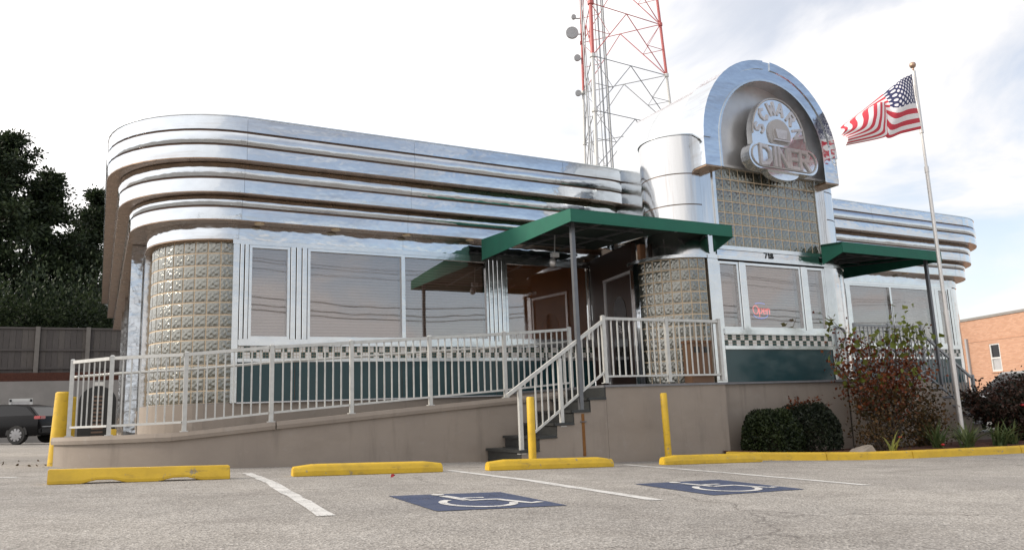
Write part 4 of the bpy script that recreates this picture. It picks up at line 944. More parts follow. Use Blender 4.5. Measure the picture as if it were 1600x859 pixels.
m_ = MB(); m_.lathe([(.01, 2.46), (.05, 2.48), (.06, 2.54), (.05, 2.60), (.02, 2.62)], 7.07, 11.5, 14); m_.build('dome', M['panelgrey'], sc, smooth=True)

# ---------------------------------------------------------------- kerb and planting bed
KP = [(9.15, 9.75), (9.35, 9.38), (9.8, 9.06), (10.4, 8.78), (11.0, 8.56), (11.85, 8.28), (12.8, 8.09), (14.2, 7.86), (16.2, 7.6), (18.5, 7.4), (22, 7.2)]
KN = normals(KP)
kb = thing('yellow_kerb', 'long yellow painted kerb edging the planting bed', 'kerb', (13, 8.2, g(13)))
for k, (i0, i1) in enumerate(((0, 3), (3, 5), (5, 7), (7, 8), (8, 10))):
    seg = trim(KN[i0:i1+1], .003)
    m_ = MB(); m_.sweep(seg, lambda i: [(0, g(seg[i][0])-.02), (-.012, g(seg[i][0])+.10), (-.03, g(seg[i][0])+.125), (-.14, g(seg[i][0])+.125), (-.15, g(seg[i][0])-.02)]); m_.build('kerb_stone', M['yellow'], kb, bevel=.006)
m_ = MB(); rb = random.Random(5)
inner = [(x-nx_*.148, y-ny_*.148) for x, y, nx_, ny_ in KN]
rows = 7; V = []
for i, (x, y) in enumerate(inner):
    for j in range(rows+1):
        t = j/rows; yy = lerp(y, 10.3 if x < 13 else 10.9, t); V.append((x, yy, g(x)+.07+.06*math.sin(math.pi*min(1, t*1.5))+rb.uniform(-.015, .015)))
m_.add(V, [(i*(rows+1)+j, (i+1)*(rows+1)+j, (i+1)*(rows+1)+j+1, i*(rows+1)+j+1) for i in range(len(inner)-1) for j in range(rows)])
bed = m_.build('planting_bed', M['mulch'], fix=False); tag(bed, 'red-brown mulch bed behind the yellow kerb', kind='structure')

# ---------------------------------------------------------------- foliage tools
def leaf_mesh(name, C, S, seed, aspect=.55, droop=0, curl=True, N=None):
    """C (n,3) leaf centres, S (n,) sizes; pointed rhombic leaves of two triangles folded on the midrib"""
    r = np.random.default_rng(seed); n = len(C)
    a = r.normal(size=(n, 3)); a[:, 2] -= droop
    if N is not None: a += N*1.2
    a /= np.linalg.norm(a, axis=1)[:, None]
    b = np.cross(a, r.normal(size=(n, 3))); b /= np.linalg.norm(b, axis=1)[:, None]+1e-9
    c = np.cross(a, b)
    S = S[:, None]; w = S*aspect*.5
    P0 = C-a*S*.5; P2 = C+a*S*.5; P1 = C+b*w+c*w*.35; P3 = C-b*w+c*w*.35
    v = np.stack([P0, P1, P2, P3], 1).reshape(-1, 3)
    me = bpy.data.meshes.new(name); me.vertices.add(4*n); me.vertices.foreach_set('co', v.ravel())
    idx = np.arange(n)*4
    loops = np.stack([idx, idx+1, idx+2, idx, idx+2, idx+3], 1).ravel()
    me.loops.add(6*n); me.loops.foreach_set('vertex_index', loops); me.polygons.add(2*n); me.polygons.foreach_set('loop_start', np.arange(2*n)*3); me.polygons.foreach_set('loop_total', np.full(2*n, 3)); me.update(calc_edges=True); me.validate()
    return me
def foliage(name, C, S, mt, parent, seed=1, **k):
    C = np.asarray(C); o = C.mean(0); me = leaf_mesh(name, C-o, S, seed, **k); me.materials.append(mt); ob = link(name, me, None, parent, o)
    if parent: ob['kind'] = 'stuff'
    return ob
def limb(m_, a, b, r0, r1, rnd, n=4, wob=.12, sides=6):
    a, b = Vector(a), Vector(b); L = (b-a).length
    pts = [a.lerp(b, i/n)+Vector((rnd.uniform(-1, 1), rnd.uniform(-1, 1), rnd.uniform(-.4, .4)))*(wob*L*.25 if 0 < i < n else 0) for i in range(n+1)]
    m_.tube(pts, r0, sides, r1=r1); return pts

# boxwood: clipped dome (two merged lobes are two shrubs)
def clipped(cx, cy, rx, ry, z0, h, n, mt, label, seed, stray=0):
    r = np.random.default_rng(seed); t = thing('clipped_shrub', label, 'shrub', (cx, cy, z0))
    u = r.uniform(0, 2*np.pi, n); q = r.uniform(0, 1, n)**.8
    ph_ = np.arcsin(q); rad = 1-np.abs(r.normal(0, .11, n))+.04*np.sin(5*u)*np.sin(4*ph_)
    e = .55
    cu = np.sign(np.cos(ph_))*np.abs(np.cos(ph_))**e; su = np.abs(np.sin(ph_))**.8
    C = np.stack([cx+rx*rad*cu*np.cos(u), cy+ry*rad*cu*np.sin(u), z0+h*rad*su], 1)
    foliage('foliage', C, r.uniform(.035, .07, n), mt, t, seed)
    m_ = MB(); m_.lathe([(.12, z0-.05), (.10, z0+h*.3), (rx*.45, z0+h*.4), (rx*.5, z0+h*.55), (rx*.3, z0+h*.62)], cx, cy, 14)
    m_.v = [(x, cy+(y-cy)*ry/rx, z) for x, y, z in m_.v]; m_.build('stems', M['bark'], t)
    if stray:
        b = MB(); CC = []
        for i in range(stray):
            x, y = cx+r.uniform(-.6, .7)*rx, cy+r.uniform(-.5, .3)*ry; z = z0+h*.9
            tip = (x+r.normal(0, .06), y+r.normal(0, .06), z+r.uniform(.08, .22)); b.tube([(x, y, z-.15), tip], .004, 4)
            CC += [(tip[0]+r.normal(0, .03), tip[1]+r.normal(0, .03), tip[2]-r.uniform(0, .12)) for _ in range(7)]
        b.build('twigs', M['bark'], t); foliage('stray_leaves', CC, r.uniform(.04, .08, len(CC)), M['redleaf'], t, seed+1)
    return t
clipped(10.22, 9.72, .56, .5, g(10)+.06, .76, 9500, M['box'], 'rounded olive-green clipped shrub next to the landing wall', 11)
clipped(10.98, 9.62, .60, .52, g(11)+.06, .88, 10500, M['box_dark'], 'darker clipped shrub with stray red twigs, left of the boulder', 12, 16)
m_ = MB(); rb = random.Random(2); bx, by = 11.15, 8.72; zb_ = g(bx)+.07
m_.add([(bx-.32, by-.12, zb_-.03), (bx+.26, by-.16, zb_-.03), (bx+.30, by+.16, zb_-.03), (bx-.22, by+.2, zb_-.03), (bx-.16, by-.05, zb_+.08), (bx+.17, by-.10, zb_+.17), (bx+.22, by+.08, zb_+.15), (bx-.08, by+.12, zb_+.10)], [(0, 3, 2, 1), (0, 1, 5, 4), (1, 2, 6, 5), (2, 3, 7, 6), (3, 0, 4, 7), (4, 5, 6, 7)])
bo = m_.build('boulder', M['rock'], bevel=.02); tag(bo, 'pale angular boulder on the mulch behind the kerb', 'rock')

# reddish small tree / shrub with green upper leaves
def red_shrub():
    r = np.random.default_rng(21); rnd = random.Random(21); bx, by = 12.45, 9.15; z0 = g(bx)+.06
    t = thing('ornamental_tree', 'small multi-stemmed tree with dark red leaves and yellow-green upper twigs', 'tree', (bx, by, z0))
    m_ = MB(); tips = []
    targets = [(11.35, 9.1, .70), (11.30, 9.2, 1.40), (11.75, 9.0, .95), (11.9, 9.25, 1.12), (12.3, 9.1, 1.05), (12.75, 9.1, 1.15), (13.02, 9.15, 1.66), (13.2, 9.2, 1.15), (13.5, 9.1, 1.30), (13.9, 9.1, 1.32), (14.05, 9.15, 1.0), (13.5, 9.3, .7), (11.7, 9.2, .45), (12.1, 8.95, .35), (12.7, 8.9, .4), (13.3, 9.0, .35), (12.4, 9.2, .7), (12.9, 9.3, .75)]
    for i, tg in enumerate(targets):
        b = (bx+rnd.uniform(-.12, .12), by+rnd.uniform(-.1, .1), z0-.05); tips.append(limb(m_, b, tg, .020, .005, rnd, 6, .25))
    m_.build('trunk', M['bark'], t)
    red, gre, bro = [], [], []
    for k, p in enumerate(tips):
        for i in range(120):
            s = rnd.random()**.5; q = p[min(int(s*6), 5)].lerp(p[min(int(s*6)+1, 6)], (s*6) % 1)
            j = Vector((rnd.gauss(0, .10), rnd.gauss(0, .13), rnd.gauss(0, .07))); c = q+j
            if c.z > .85 and c.x > 11.1 and rnd.random() < (.95 if (c.x > 12.2 or c.x < 11.5) else .2):
                if rnd.random() < .55: gre.append(c)
            elif c.z > .1: red.append(c) if rnd.random() < .9 else gre.append(c)
            elif c.z > -.5: (red if rnd.random() < .45 else bro).append(c)
    for (x0, x1, z0_, z1_, n, dst) in ((11.5, 12.5, .30, .95, 260, red), (12.5, 13.8, .30, .60, 230, red), (11.8, 14.0, -.90, .05, 2300, bro), (11.6, 13.1, -.15, .35, 520, red)):
        for i in range(n):
            dst.append(Vector((rnd.uniform(x0, x1), rnd.gauss(9.15, .2), rnd.uniform(z0_, z1_)+.12*math.sin(9*rnd.random()))))
    for nm, L, mt, s0, s1 in (('red_foliage', red, 'redleaf', .04, .085), ('green_foliage', gre, 'greenleaf', .08, .16), ('brown_foliage', bro, 'brownleaf', .04, .08)):
        foliage(nm, [tuple(c) for c in L], r.uniform(s0, s1, len(L)), M[mt], t, 5, droop=.7, aspect=.75)
red_shrub()
def loose_bush(cx, cy, rx, ry, z0, h, n, mt, label, seed, size=(.04, .08), roses=(), stems=14):
    r = np.random.default_rng(seed); rnd = random.Random(seed); t = thing('leafy_bush', label, 'shrub', (cx, cy, z0)); m_ = MB(); C = []
    for i in range(stems):
        a = rnd.uniform(0, 6.28); q = rnd.random()**.5; tip = Vector((cx+rx*q*math.cos(a), cy+ry*q*math.sin(a), z0+h*rnd.uniform(.75, 1.05)*(1-.25*q)))
        P = limb(m_, (cx+rnd.uniform(-.15, .15)*rx, cy+rnd.uniform(-.1, .1), z0-.05), tip, .014, .004, rnd, 5, .3)
        for k in range(n//stems):
            s = rnd.random()**.6*4.99; c = P[int(s)].lerp(P[int(s)+1], s % 1); C.append((c.x+rnd.gauss(0, .12), c.y+rnd.gauss(0, .12), max(z0, c.z+rnd.gauss(0, .08))))
    m_.build('stems', M['bark'], t); foliage('foliage', C, r.uniform(*size, len(C)), mt, t, seed, aspect=.6)
    for x, y, z, s in roses:
        b = MB(); 
        for q in range(9):
            a = q*2.4; rr_ = s*.5*(.3+.7*q/9); b.lathe([(.1*s, z-.2*s), (.45*s, z), (.3*s, z+.25*s), (.05*s, z+.2*s)], x+rr_*math.cos(a)*.6, y+rr_*math.sin(a)*.6, 6)
        b.build('flower', M['rose'], t)
    return t
loose_bush(16.35, 9.0, 1.6, .6, g(16)+.05, 1.42, 15000, M['darkleaf'], 'dense dark red-green rose bush at the right edge with a red bloom', 31, (.05, .095), [(15.55, 8.45, -.30, .10), (16.5, 8.4, -.35, .09)], 60)
loose_bush(13.75, 9.35, .5, .35, g(14)+.05, .92, 1500, M['brownleaf'], 'low brown-leaved bush beside the right stairs', 32, (.03, .06))
loose_bush(11.9, 8.85, .42, .25, g(12)+.05, .62, 900, M['brownleaf'], 'sparse brown-green bush left of the spiky yellow plant', 33, (.025, .05), [(11.95, 8.55, -.72, .05)])
def blades(cx, cy, n, L, w, mt, label, seed, spread=1, name='strap_leaf_plant'):
    rnd = random.Random(seed); z0 = g(cx)+.08; t = thing(name, label, 'plant', (cx, cy, z0))
    m_ = MB()
    for i in range(n):
        a = rnd.uniform(0, 6.28); le = L*rnd.uniform(.6, 1.1); lean = rnd.uniform(.25, .95)*spread; d = Vector((math.cos(a), math.sin(a), 0)); sdv = Vector((-d.y, d.x, 0))
        b0 = Vector((cx+rnd.uniform(-.09, .09), cy+rnd.uniform(-.07, .07), z0)); V = []
        for k in range(6):
            s = k/5; p = b0+d*(le*lean*s*(.5+.5*s))+Vector((0, 0, le*(s*1.0-lean*.62*s*s))); ww = w*(1-s**2)*.5+.001
            V += [p+sdv*ww, p+Vector((0, 0, -ww*.5)), p-sdv*ww]
        m_.add(V, [(3*k+j, 3*k+j+1, 3*k+j+4, 3*k+j+3) for k in range(5) for j in (0, 1)])
    m_.build('leaves', M[mt] if isinstance(mt, str) else mt, t, fix=False)['kind'] = 'stuff'; return t
blades(11.72, 8.55, 9, .48, .035, 'yblade', 'small spiky yellow-green plant beside the boulder', 3)
for i, (x, y, l) in enumerate(((13.05, 8.62, 'strap-leaved green clump in front of the red-leaved tree'), (13.6, 8.45, 'strap-leaved green clump just left of the flagpole'), (14.05, 8.7, 'pale striped strap-leaved clump behind the flagpole foot'), (14.6, 8.45, 'strap-leaved green clump just right of the flagpole'), (15.1, 8.5, 'strap-leaved clump below the dark rose bush'))):
    q = blades(x, y, 34, .62, .035, 'blade', l, 40+i); q['group'] = 'strap-leaved clumps in the bed'
m_ = MB(); m_.lathe([(.01, 0), (.022, .008), (.03, .028), (.018, .04)], 12.85, 8.4, 7); m_.v = [(x, y, z+g(12.85)+.16) for x, y, z in m_.v]; fl = m_.build('rose_bloom', M['rose']); tag(fl, 'single dark red bloom low beside the strap-leaved clump', 'flower')

# ---------------------------------------------------------------- flagpole and flag
fp = thing('flagpole', 'tall pale metal flagpole with ball finial standing in the bed', 'flagpole', (14.3, 8.94, g(14.3)+.06))
FX, FY = 14.3, 8.94
m_ = MB(); m_.tube([(FX, FY, g(FX)), (FX, FY, 1.5)], .046, 16); m_.build('shaft_section', M['pole'], fp, smooth=True, auto=40)
m_ = MB(); m_.tube([(FX, FY, 1.5), (FX, FY, 4.35)], .036, 16); m_.tube([(FX, FY, 4.30), (FX, FY, 4.42)], .042, 16); m_.tube([(FX, FY, 1.46), (FX, FY, 1.54)], .052, 16); m_.build('shaft_section', M['pole'], fp, smooth=True, auto=40)
m_ = MB(); m_.tube([(FX, FY, 4.35), (FX, FY, 5.12)], .026, 14); m_.build('shaft_section', M['pole'], fp, smooth=True, auto=40)
m_ = MB(); m_.tube([(FX, FY, 5.12), (FX, FY, 6.44)], .040, 16); m_.build('rotating_sleeve', M['pole'], fp, smooth=True, auto=40)
m_ = MB(); m_.tube([(FX, FY, 6.44), (FX, FY, 6.52)], .018, 8); m_.lathe([(.01, 6.50), (.05, 6.525), (.066, 6.57), (.05, 6.615), (.01, 6.635)], FX, FY, 16); m_.build('finial', M['gold'], fp, smooth=True)
CPX = [[(14.25, 6.36, 0), (14.26, 5.78, 0), (14.27, 5.19, 0)],
       [(13.95, 6.22, .03), (13.86, 5.66, -.10), (13.62, 5.00, -.05)],
       [(13.70, 6.04, .10), (13.44, 5.50, -.16), (12.97, 4.80, -.12)],
       [(12.95, 5.50, .22), (13.22, 5.55, .10), (13.40, 5.45, .14)],
       [(12.10, 4.98, .12), (12.98, 5.50, .02), (13.46, 5.66, .10)],
       [(11.97, 4.87, .00), (12.65, 5.12, -.16), (13.10, 5.00, -.12)],
       [(11.88, 4.80, -.06), (12.40, 4.85, -.22), (12.92, 4.79, -.14)],
       [(11.85, 4.72, -.04), (11.86, 4.63, -.12), (11.88, 4.51, -.06)]]
UK = [0, .2, .36, .46, .54, .66, .78, 1.0]
def catmull(P, t):
    k = min(int(t), len(P)-2); f = t-k; p = [np.array(P[max(0, min(len(P)-1, k+i))], float) for i in (-1, 0, 1, 2)]
    return .5*((2*p[1])+(-p[0]+p[2])*f+(2*p[0]-5*p[1]+4*p[2]-p[3])*f*f+(-p[0]+3*p[1]-3*p[2]+p[3])*f**3)
def flagpt(u, v):
    k = next(i for i in range(len(UK)-1) if u <= UK[i+1]+1e-9); t = k+(u-UK[k])/(UK[k+1]-UK[k])
    q = catmull([catmull(row, v*2) for row in CPX], t); return (q[0]-.02, FY-.01+q[2]+.02*math.sin(14*u+5*v), q[1])
nu, nv = 50, 26; m_ = MB(); uvs = []
V = [flagpt(i/nu, j/nv) for j in range(nv+1) for i in range(nu+1)]
m_.add(V, [(j*(nu+1)+i, (j+1)*(nu+1)+i, (j+1)*(nu+1)+i+1, j*(nu+1)+i+1) for j in range(nv) for i in range(nu)])
m_.mi = [2 if (j < 14 and i < 20) else (0 if (j//2) % 2 == 0 else 1) for j in range(nv) for i in range(nu)]
flag = m_.build('flag', [M['flag_red'], M['flag_white'], M['flag_blue']], smooth=True, fix=False); me = flag.data
for p, i in zip(me.polygons, m_.mi): p.material_index = i
uvl = me.uv_layers.new(name='UVMap')
for lp in me.loops:
    i = lp.vertex_index; uvl.data[lp.index].uv = ((i % (nu+1))/20, 1-(i//(nu+1))/14)
sm = flag.modifiers.new('thickness', 'SOLIDIFY'); sm.thickness = .004
tag(flag, 'American flag with stars and stripes blowing left from the pole', 'flag')

# ---------------------------------------------------------------- lattice antenna tower behind the diner
at = thing('antenna_tower', 'red and white lattice antenna tower rising behind the diner', 'tower', (27.15, 35.9, g(27, 36)))
legs = {'A': Vector((26.85, 38.9)), 'B': Vector((24.4, 34.2)), 'C': Vector((30.2, 34.6))}; TC = Vector((27.15, 35.9))
def legp(k, z):
    d = legs[k]-TC; s = 1+(20-z)*.014; q = TC+d*s; return Vector((q.x, q.y, z))
lev = [20+3.4*i for i in range(-6, 5)]
for k in 'ABC':
    for a, b in zip(lev, lev[1:]):
        r_ = .115 if k == 'B' else .085
        m_ = MB(); m_.tube([legp(k, a), legp(k, b)], r_, 8); m_.tube([legp(k, b)-Vector((0, 0, .10)), legp(k, b)+Vector((0, 0, .10))], r_*1.6, 8); m_.build('leg_section', M['red_leg'] if a >= 19.9 else M['white_leg'], at, smooth=True, auto=40)
for a, b in zip(lev, lev[1:]):
    mt = M['red_leg'] if a >= 19.9 else M['white_leg']
    for p, q in (('A', 'B'), ('B', 'C'), ('A', 'C')):
        m_ = MB(); P1_, Q1, P0, Q0 = legp(p, b), legp(q, b), legp(p, a), legp(q, a); mid = (P1_+Q1)/2; w = .03
        m_.tube([P1_, Q1], w, 6); m_.tube([mid, P0], w, 6); m_.tube([mid, Q0], w, 6)
        for X0, X1 in ((P0, P1_), (Q0, Q1)):
            h_ = (mid+X0)/2; m_.tube([h_, (X0+X1)/2], w*.7, 5); m_.tube([h_, X1.lerp(mid, .0)], w*.6, 5)
        m_.build('brace', M['galv'] if a < 19.9 else mt, at)
for i, (x, y) in enumerate(((25.3, 34.9), (25.5, 34.85), (25.75, 34.8), (25.95, 34.9), (25.0, 35.6), (25.35, 36.3))):
    m_ = MB(); m_.tube([(x, y, g(26, 36)), (x*.995, y, 34)], .055 if i % 2 else .035, 6); m_.build('cable', M['galv'], at)
def dish(z, r_, off, name='dish'):
    b = legp('A', z); c_ = b+Vector((-.85, .25, 0))*off; m_ = MB(); n = 20; nd = Vector((-.45, -.85, .0)).normalized(); sx_ = Vector((nd.y, -nd.x, 0)); sz_ = Vector((0, 0, 1))
    V = []
    for rr_, dd in ((r_*.2, -.12), (r_*.8, -.05), (r_, 0.06), (r_, .12), (r_*.95, .20)):
        V += [c_+nd*dd+sx_*(rr_*math.cos(2*math.pi*k/n))+sz_*(rr_*math.sin(2*math.pi*k/n)) for k in range(n)]
    m_.add(V, [(i*n+k, i*n+(k+1) % n, (i+1)*n+(k+1) % n, (i+1)*n+k) for i in range(4) for k in range(n)]+[tuple(range(n-1, -1, -1)), tuple(range(4*n, 5*n))]); m_.bar(c_-nd*.1, b, .06)
    m_.build(name, M['galv'], at, smooth=True, auto=40)
dish(24.0, .42, .75); dish(25.1, .16, .6); dish(22.3, .22, .4); dish(19.9, .2, .4)

# ---------------------------------------------------------------- board fence, retaining wall, trees at the left
FYY = 42
fe = thing('board_fence', 'weathered grey board fence on top of the retaining wall at the left', 'fence', (-3, FYY, 2.2))
x = -9.0; k = 0; wood = [mat('wood_grey_a', (.075, .066, .062), .85, var=.5, vscale=5, stretch=(6, 6, .5)), M['wood_grey'], mat('wood_grey_b', (.10, .088, .08), .85, var=.5, vscale=5, stretch=(6, 6, .5))]
bme = []
for mt in wood:
    b = MB(); b.box(-.118, .118, 0, .022, 0, 2.12); me = b.mesh('board', (0, 0, 0)); me.materials.append(mt); bme.append(me)
while x < 3.2:
    k += 1; link('board', bme[RNG.randrange(3)], None, fe, (x, FYY, 2.36+RNG.uniform(-.015, .02))); x += .245
for xp in (-8.2, -5.4, -2.62, -.55, 1.6):
    m_ = MB(); m_.box(xp-.09, xp+.09, FYY-.16, FYY-.012, 2.2, 4.58); m_.build('fence_post', M['wood_post'], fe)
for z in (2.6, 3.45, 4.47): m_ = MB(); m_.box(-9.1, 3.2, FYY-.06, FYY-.003, z, z+.09); m_.build('fence_rail', M['wood_grey'], fe)
rt_ = thing('retaining_wall', 'grey concrete retaining wall behind the parked dark car', 'wall', (-4, 41, g(-4, 41)))
for xa, xb in ((-14, -6.2), (-6.19, -.95), (-.94, 4)):
    m_ = MB(); m_.box(xa, xb, 41.2, 41.5, g(-4, 41)-.5, 2.02); m_.build('wall_panel', M['concrete'], rt_)
m_ = MB(); m_.box(-14, 4, 41.505, 46, 1.2, 2.42); m_.build('soil_bank', M['mulch'], rt_)
def conifer(cx, cy, z0, ztop, rad, n, mt, label, seed, autumn=False, low=.12):
    r = np.random.default_rng(seed); rnd = random.Random(seed); t = thing('cedar_tree', label, 'tree', (cx, cy, z0), 'dark cedars behind the fence')
    H = ztop-z0; m_ = MB(); limb(m_, (cx, cy, z0), (cx+rnd.uniform(-.3, .3), cy, ztop-1.0), .32, .05, rnd, 6, .06, 8)
    cl = []
    nb = 120
    for i in range(nb):
        s = low+(1-low)*(i+rnd.random())/nb; z = z0+H*s; a = rnd.uniform(0, 6.28)
        prof = (1-s)**.42*(.85+.15*math.sin(9*s+seed))*1.1+.08
        R_ = rad*min(prof, 1)*rnd.uniform(.55, 1.12); tip = Vector((cx+R_*math.cos(a), cy+R_*math.sin(a)*.9, z+R_*rnd.uniform(.05, .45)))
        b = Vector((cx, cy, z-.2)); limb(m_, b, tip, .05*(1-s)+.02, .012, rnd, 3, .15, 5)
        for q in range(5):
            w = .35+.65*(q/4); c = b.lerp(tip, w); cl.append((c, .55*(.6+.5*(1-s))))
    m_.build('trunk', M['bark'], t)
    per = n//len(cl); C = []; 
    for c, s in cl:
        p = r.normal(size=(per, 3))*np.array([s*.8, s*.8, s*.5]); C.append(p+np.array(c))
    C = np.concatenate(C); foliage('crown', C, r.uniform(.15, .33, len(C)), mt, t, seed, aspect=.5)
    if autumn:
        p = r.normal(size=(260, 3))*np.array([.5, .4, .35])+np.array([cx-.3, cy-2.6, z0+3.0]); foliage('autumn_leaves', p, r.uniform(.12, .25, 260), M['autumn'], t, seed)
conifer(-5.4, 52, 1.2, 16.9, 3.1, 34000, M['cedar'], 'tallest dark cedar at the left edge of the picture', 51)
conifer(-3.3, 54, 1.2, 15.4, 2.4, 30000, M['cedar'], 'dark cedar with a broad rounded top, second from the left', 52)
conifer(-.6, 56, 1.2, 15.1, 2.6, 27000, M['cedar2'], 'lower dark cedar beside the chrome diner corner', 53, True)
conifer(-9.6, 55, 1.2, 17.5, 3.4, 16000, M['cedar'], 'dark cedar mostly outside the left edge', 54)
conifer(2.4, 60, 1.2, 16.5, 3.0, 16000, M['cedar2'], 'dark cedar mostly hidden behind the diner side wall', 55)
def hedge(cx, cy, seed, label):
    r = np.random.default_rng(seed); t = thing('undergrowth_shrub', label, 'shrub', (cx, cy, 1.8), 'undergrowth behind the fence')
    n = 5000; C = r.normal(size=(n, 3))*np.array([1.4, .8, 1.5])+np.array([cx, cy, 4.6]); foliage('foliage', C, r.uniform(.12, .28, n), M['cedar'], t, seed)
    m_ = MB(); m_.tube([(cx, cy, 1.7), (cx+.2, cy, 4)], .08, 6); m_.build('stem', M['bark'], t)
for i, x_ in enumerate((-5.6, -3.4, -1.4, .6)): hedge(x_, 47+i*.3, 60+i, ['leftmost dark undergrowth shrub above the board fence', 'dark undergrowth shrub behind the fence below the second cedar', 'dark undergrowth shrub behind the fence below the autumn leaves', 'dark undergrowth shrub beside the diner corner behind the fence'][i])

# ---------------------------------------------------------------- vehicles
def car(name, label, loc, head, paint, L, W, prof, cab, wheels, wr, dark='dark_glass', suv=True):
    """local x forward, y left"""
    t = thing(name, label, 'car', loc); ca, sa = math.cos(head), math.sin(head)
    def X(p): return (loc[0]+p[0]*ca-p[1]*sa, loc[1]+p[0]*sa+p[1]*ca, loc[2]+p[2])
    def fin(m_, nm, mt, par, **k): m_.v = [X(p) for p in m_.v]; return m_.build(nm, mt, par, **k)
    m_ = MB(); V = []; n = 10
    for x_, zb_, zt_, hw in prof:
        V += [(x_, -hw*.90, zb_), (x_, -hw*.98, zb_+.12), (x_, -hw, lerp(zb_, zt_, .5)), (x_, -hw*.985, lerp(zb_, zt_, .8)), (x_, -hw*.93, zt_), (x_, hw*.93, zt_), (x_, hw*.985, lerp(zb_, zt_, .8)), (x_, hw, lerp(zb_, zt_, .5)), (x_, hw*.98, zb_+.12), (x_, hw*.90, zb_)]
    N = len(prof); m_.add(V, [(i*n+k, (i+1)*n+k, (i+1)*n+(k+1) % n, i*n+(k+1) % n) for i in range(N-1) for k in range(n)]+[tuple(range(n)), tuple(range(N*n-1, (N-1)*n-1, -1))])
    body = fin(m_, 'body', M[paint], t, smooth=True, auto=35)
    zl, zh = min(z for _, z in cab), max(z for _, z in cab); hw0, hw1 = W*.465, W*.36
    hw = lambda z: lerp(hw0, hw1, (z-zl)/(zh-zl))
    m_ = MB(); m_.hexa([(x_, -hw(z), z) for x_, z in cab], [(x_, hw(z), z) for x_, z in cab]); cabn = fin(m_, 'cabin', M[paint], t, bevel=.03)
    cx_ = sum(p[0] for p in cab)/len(cab); cz_ = (zl+zh)/2
    for sgn in (-1, 1):
        gl_ = [(cx_+(x_-cx_)*.88, cz_+(z-cz_)*.74+.02) for x_, z in cab]; m_ = MB(); m_.hexa([(x_, sgn*(hw(z)-.004), z) for x_, z in gl_], [(x_, sgn*(hw(z)+.006), z) for x_, z in gl_]); fin(m_, 'side_glass', M[dark], t)
    def scr(a, b, nm):
        m_ = MB(); a0, b0 = Vector((a[0], a[1])), Vector((b[0], b[1])); d = b0-a0; nn_ = Vector((-d.y, d.x)).normalized(); nn_ = nn_ if (nn_.x > 0) == (a0.x > cx_) else -nn_
        p_, q_ = a0+d*.10, a0+d*.90; P = []
        for o in (-.004, .008):
            P.append([(p_.x+nn_.x*o, -hw(p_.y)*.88, p_.y+nn_.y*o), (p_.x+nn_.x*o, hw(p_.y)*.88, p_.y+nn_.y*o), (q_.x+nn_.x*o, hw(q_.y)*.9, q_.y+nn_.y*o), (q_.x+nn_.x*o, -hw(q_.y)*.9, q_.y+nn_.y*o)])
        m_.hexa(P[0], P[1]); fin(m_, nm, M[dark], t)
    scr(cab[0], cab[1], 'rear_window'); scr(cab[-1], cab[-2], 'windscreen')
    for xw in wheels:
        for sgn in (-1, 1):
            y0 = sgn*(W/2-.21); y1 = sgn*(W/2+.004); m_ = MB(); nn = 22
            V = [(xw+r_*math.cos(2*math.pi*k/nn), y_, wr+r_*math.sin(2*math.pi*k/nn)) for r_, y_ in ((wr*.6, y0), (wr*.96, y0), (wr, lerp(y0, y1, .3)), (wr, lerp(y0, y1, .8)), (wr*.95, y1), (wr*.68, y1)) for k in range(nn)]
            m_.add(V, [(i*nn+k, i*nn+(k+1) % nn, (i+1)*nn+(k+1) % nn, (i+1)*nn+k) for i in range(5) for k in range(nn)]+[tuple(range(nn-1, -1, -1)), tuple(range(5*nn, 6*nn))]); w = fin(m_, 'wheel', M['tyre'], t)
            m_ = MB()
            for q in range(9):
                a = q*2*math.pi/9; m_.hexa([(xw+.05*math.cos(a+1.4), y1, wr+.05*math.sin(a+1.4)), (xw+.05*math.cos(a-1.4), y1, wr+.05*math.sin(a-1.4)), (xw+wr*.66*math.cos(a-.2), y1, wr+wr*.66*math.sin(a-.2)), (xw+wr*.66*math.cos(a+.2), y1, wr+wr*.66*math.sin(a+.2))], [(xw+.05*math.cos(a+1.4), y1+sgn*.015, wr+.05*math.sin(a+1.4)), (xw+.05*math.cos(a-1.4), y1+sgn*.015, wr+.05*math.sin(a-1.4)), (xw+wr*.66*math.cos(a-.2), y1+sgn*.01, wr+wr*.66*math.sin(a-.2)), (xw+wr*.66*math.cos(a+.2), y1+sgn*.01, wr+wr*.66*math.sin(a+.2))])
            fin(m_, 'rim', M['rim'], w)
            m_ = MB(); ra = [(xw+(wr+.06)*math.cos(a), wr+(wr+.06)*math.sin(a)) for a in np.linspace(0, math.pi, 14)]; m_.hexa([(a, sgn*(W/2-.1), b) for a, b in ra], [(a, sgn*(W/2-.008), b) for a, b in ra]); fin(m_, 'wheel_arch', M['black'], t)
    return t, fin
sx_, sy_ = -3.35, 36.0
H_ = R(148)
suv, fin = car('parked_car', 'dark sport utility car parked at the far left below the retaining wall', (sx_, sy_, g(-3, 36)), H_, 'carblack', 4.6, 1.86,
    [(-2.28, .45, .80, .80), (-2.22, .32, 1.02, .90), (-1.6, .28, 1.05, .93), (-.5, .28, 1.03, .93), (.8, .28, 1.0, .93), (1.5, .30, .94, .92), (2.05, .34, .84, .86), (2.28, .42, .70, .74)],
    [(-2.20, .98), (-1.75, 1.40), (-1.1, 1.50), (-.2, 1.51), (.35, 1.42), (1.25, .96)], (-1.42, 1.40), .36)
for sgn in (-1, 1):
    m_ = MB(); m_.box(-2.32, -2.05, sgn*.60 if sgn > 0 else -.90, sgn*.90 if sgn > 0 else -.60, .92, 1.04); fin(m_, 'tail_light', M['taillight'], suv, bevel=.02)
m_ = MB(); m_.box(-2.315, -2.27, -.75, .75, .62, .655); fin(m_, 'bumper_trim', M['rim'], suv)
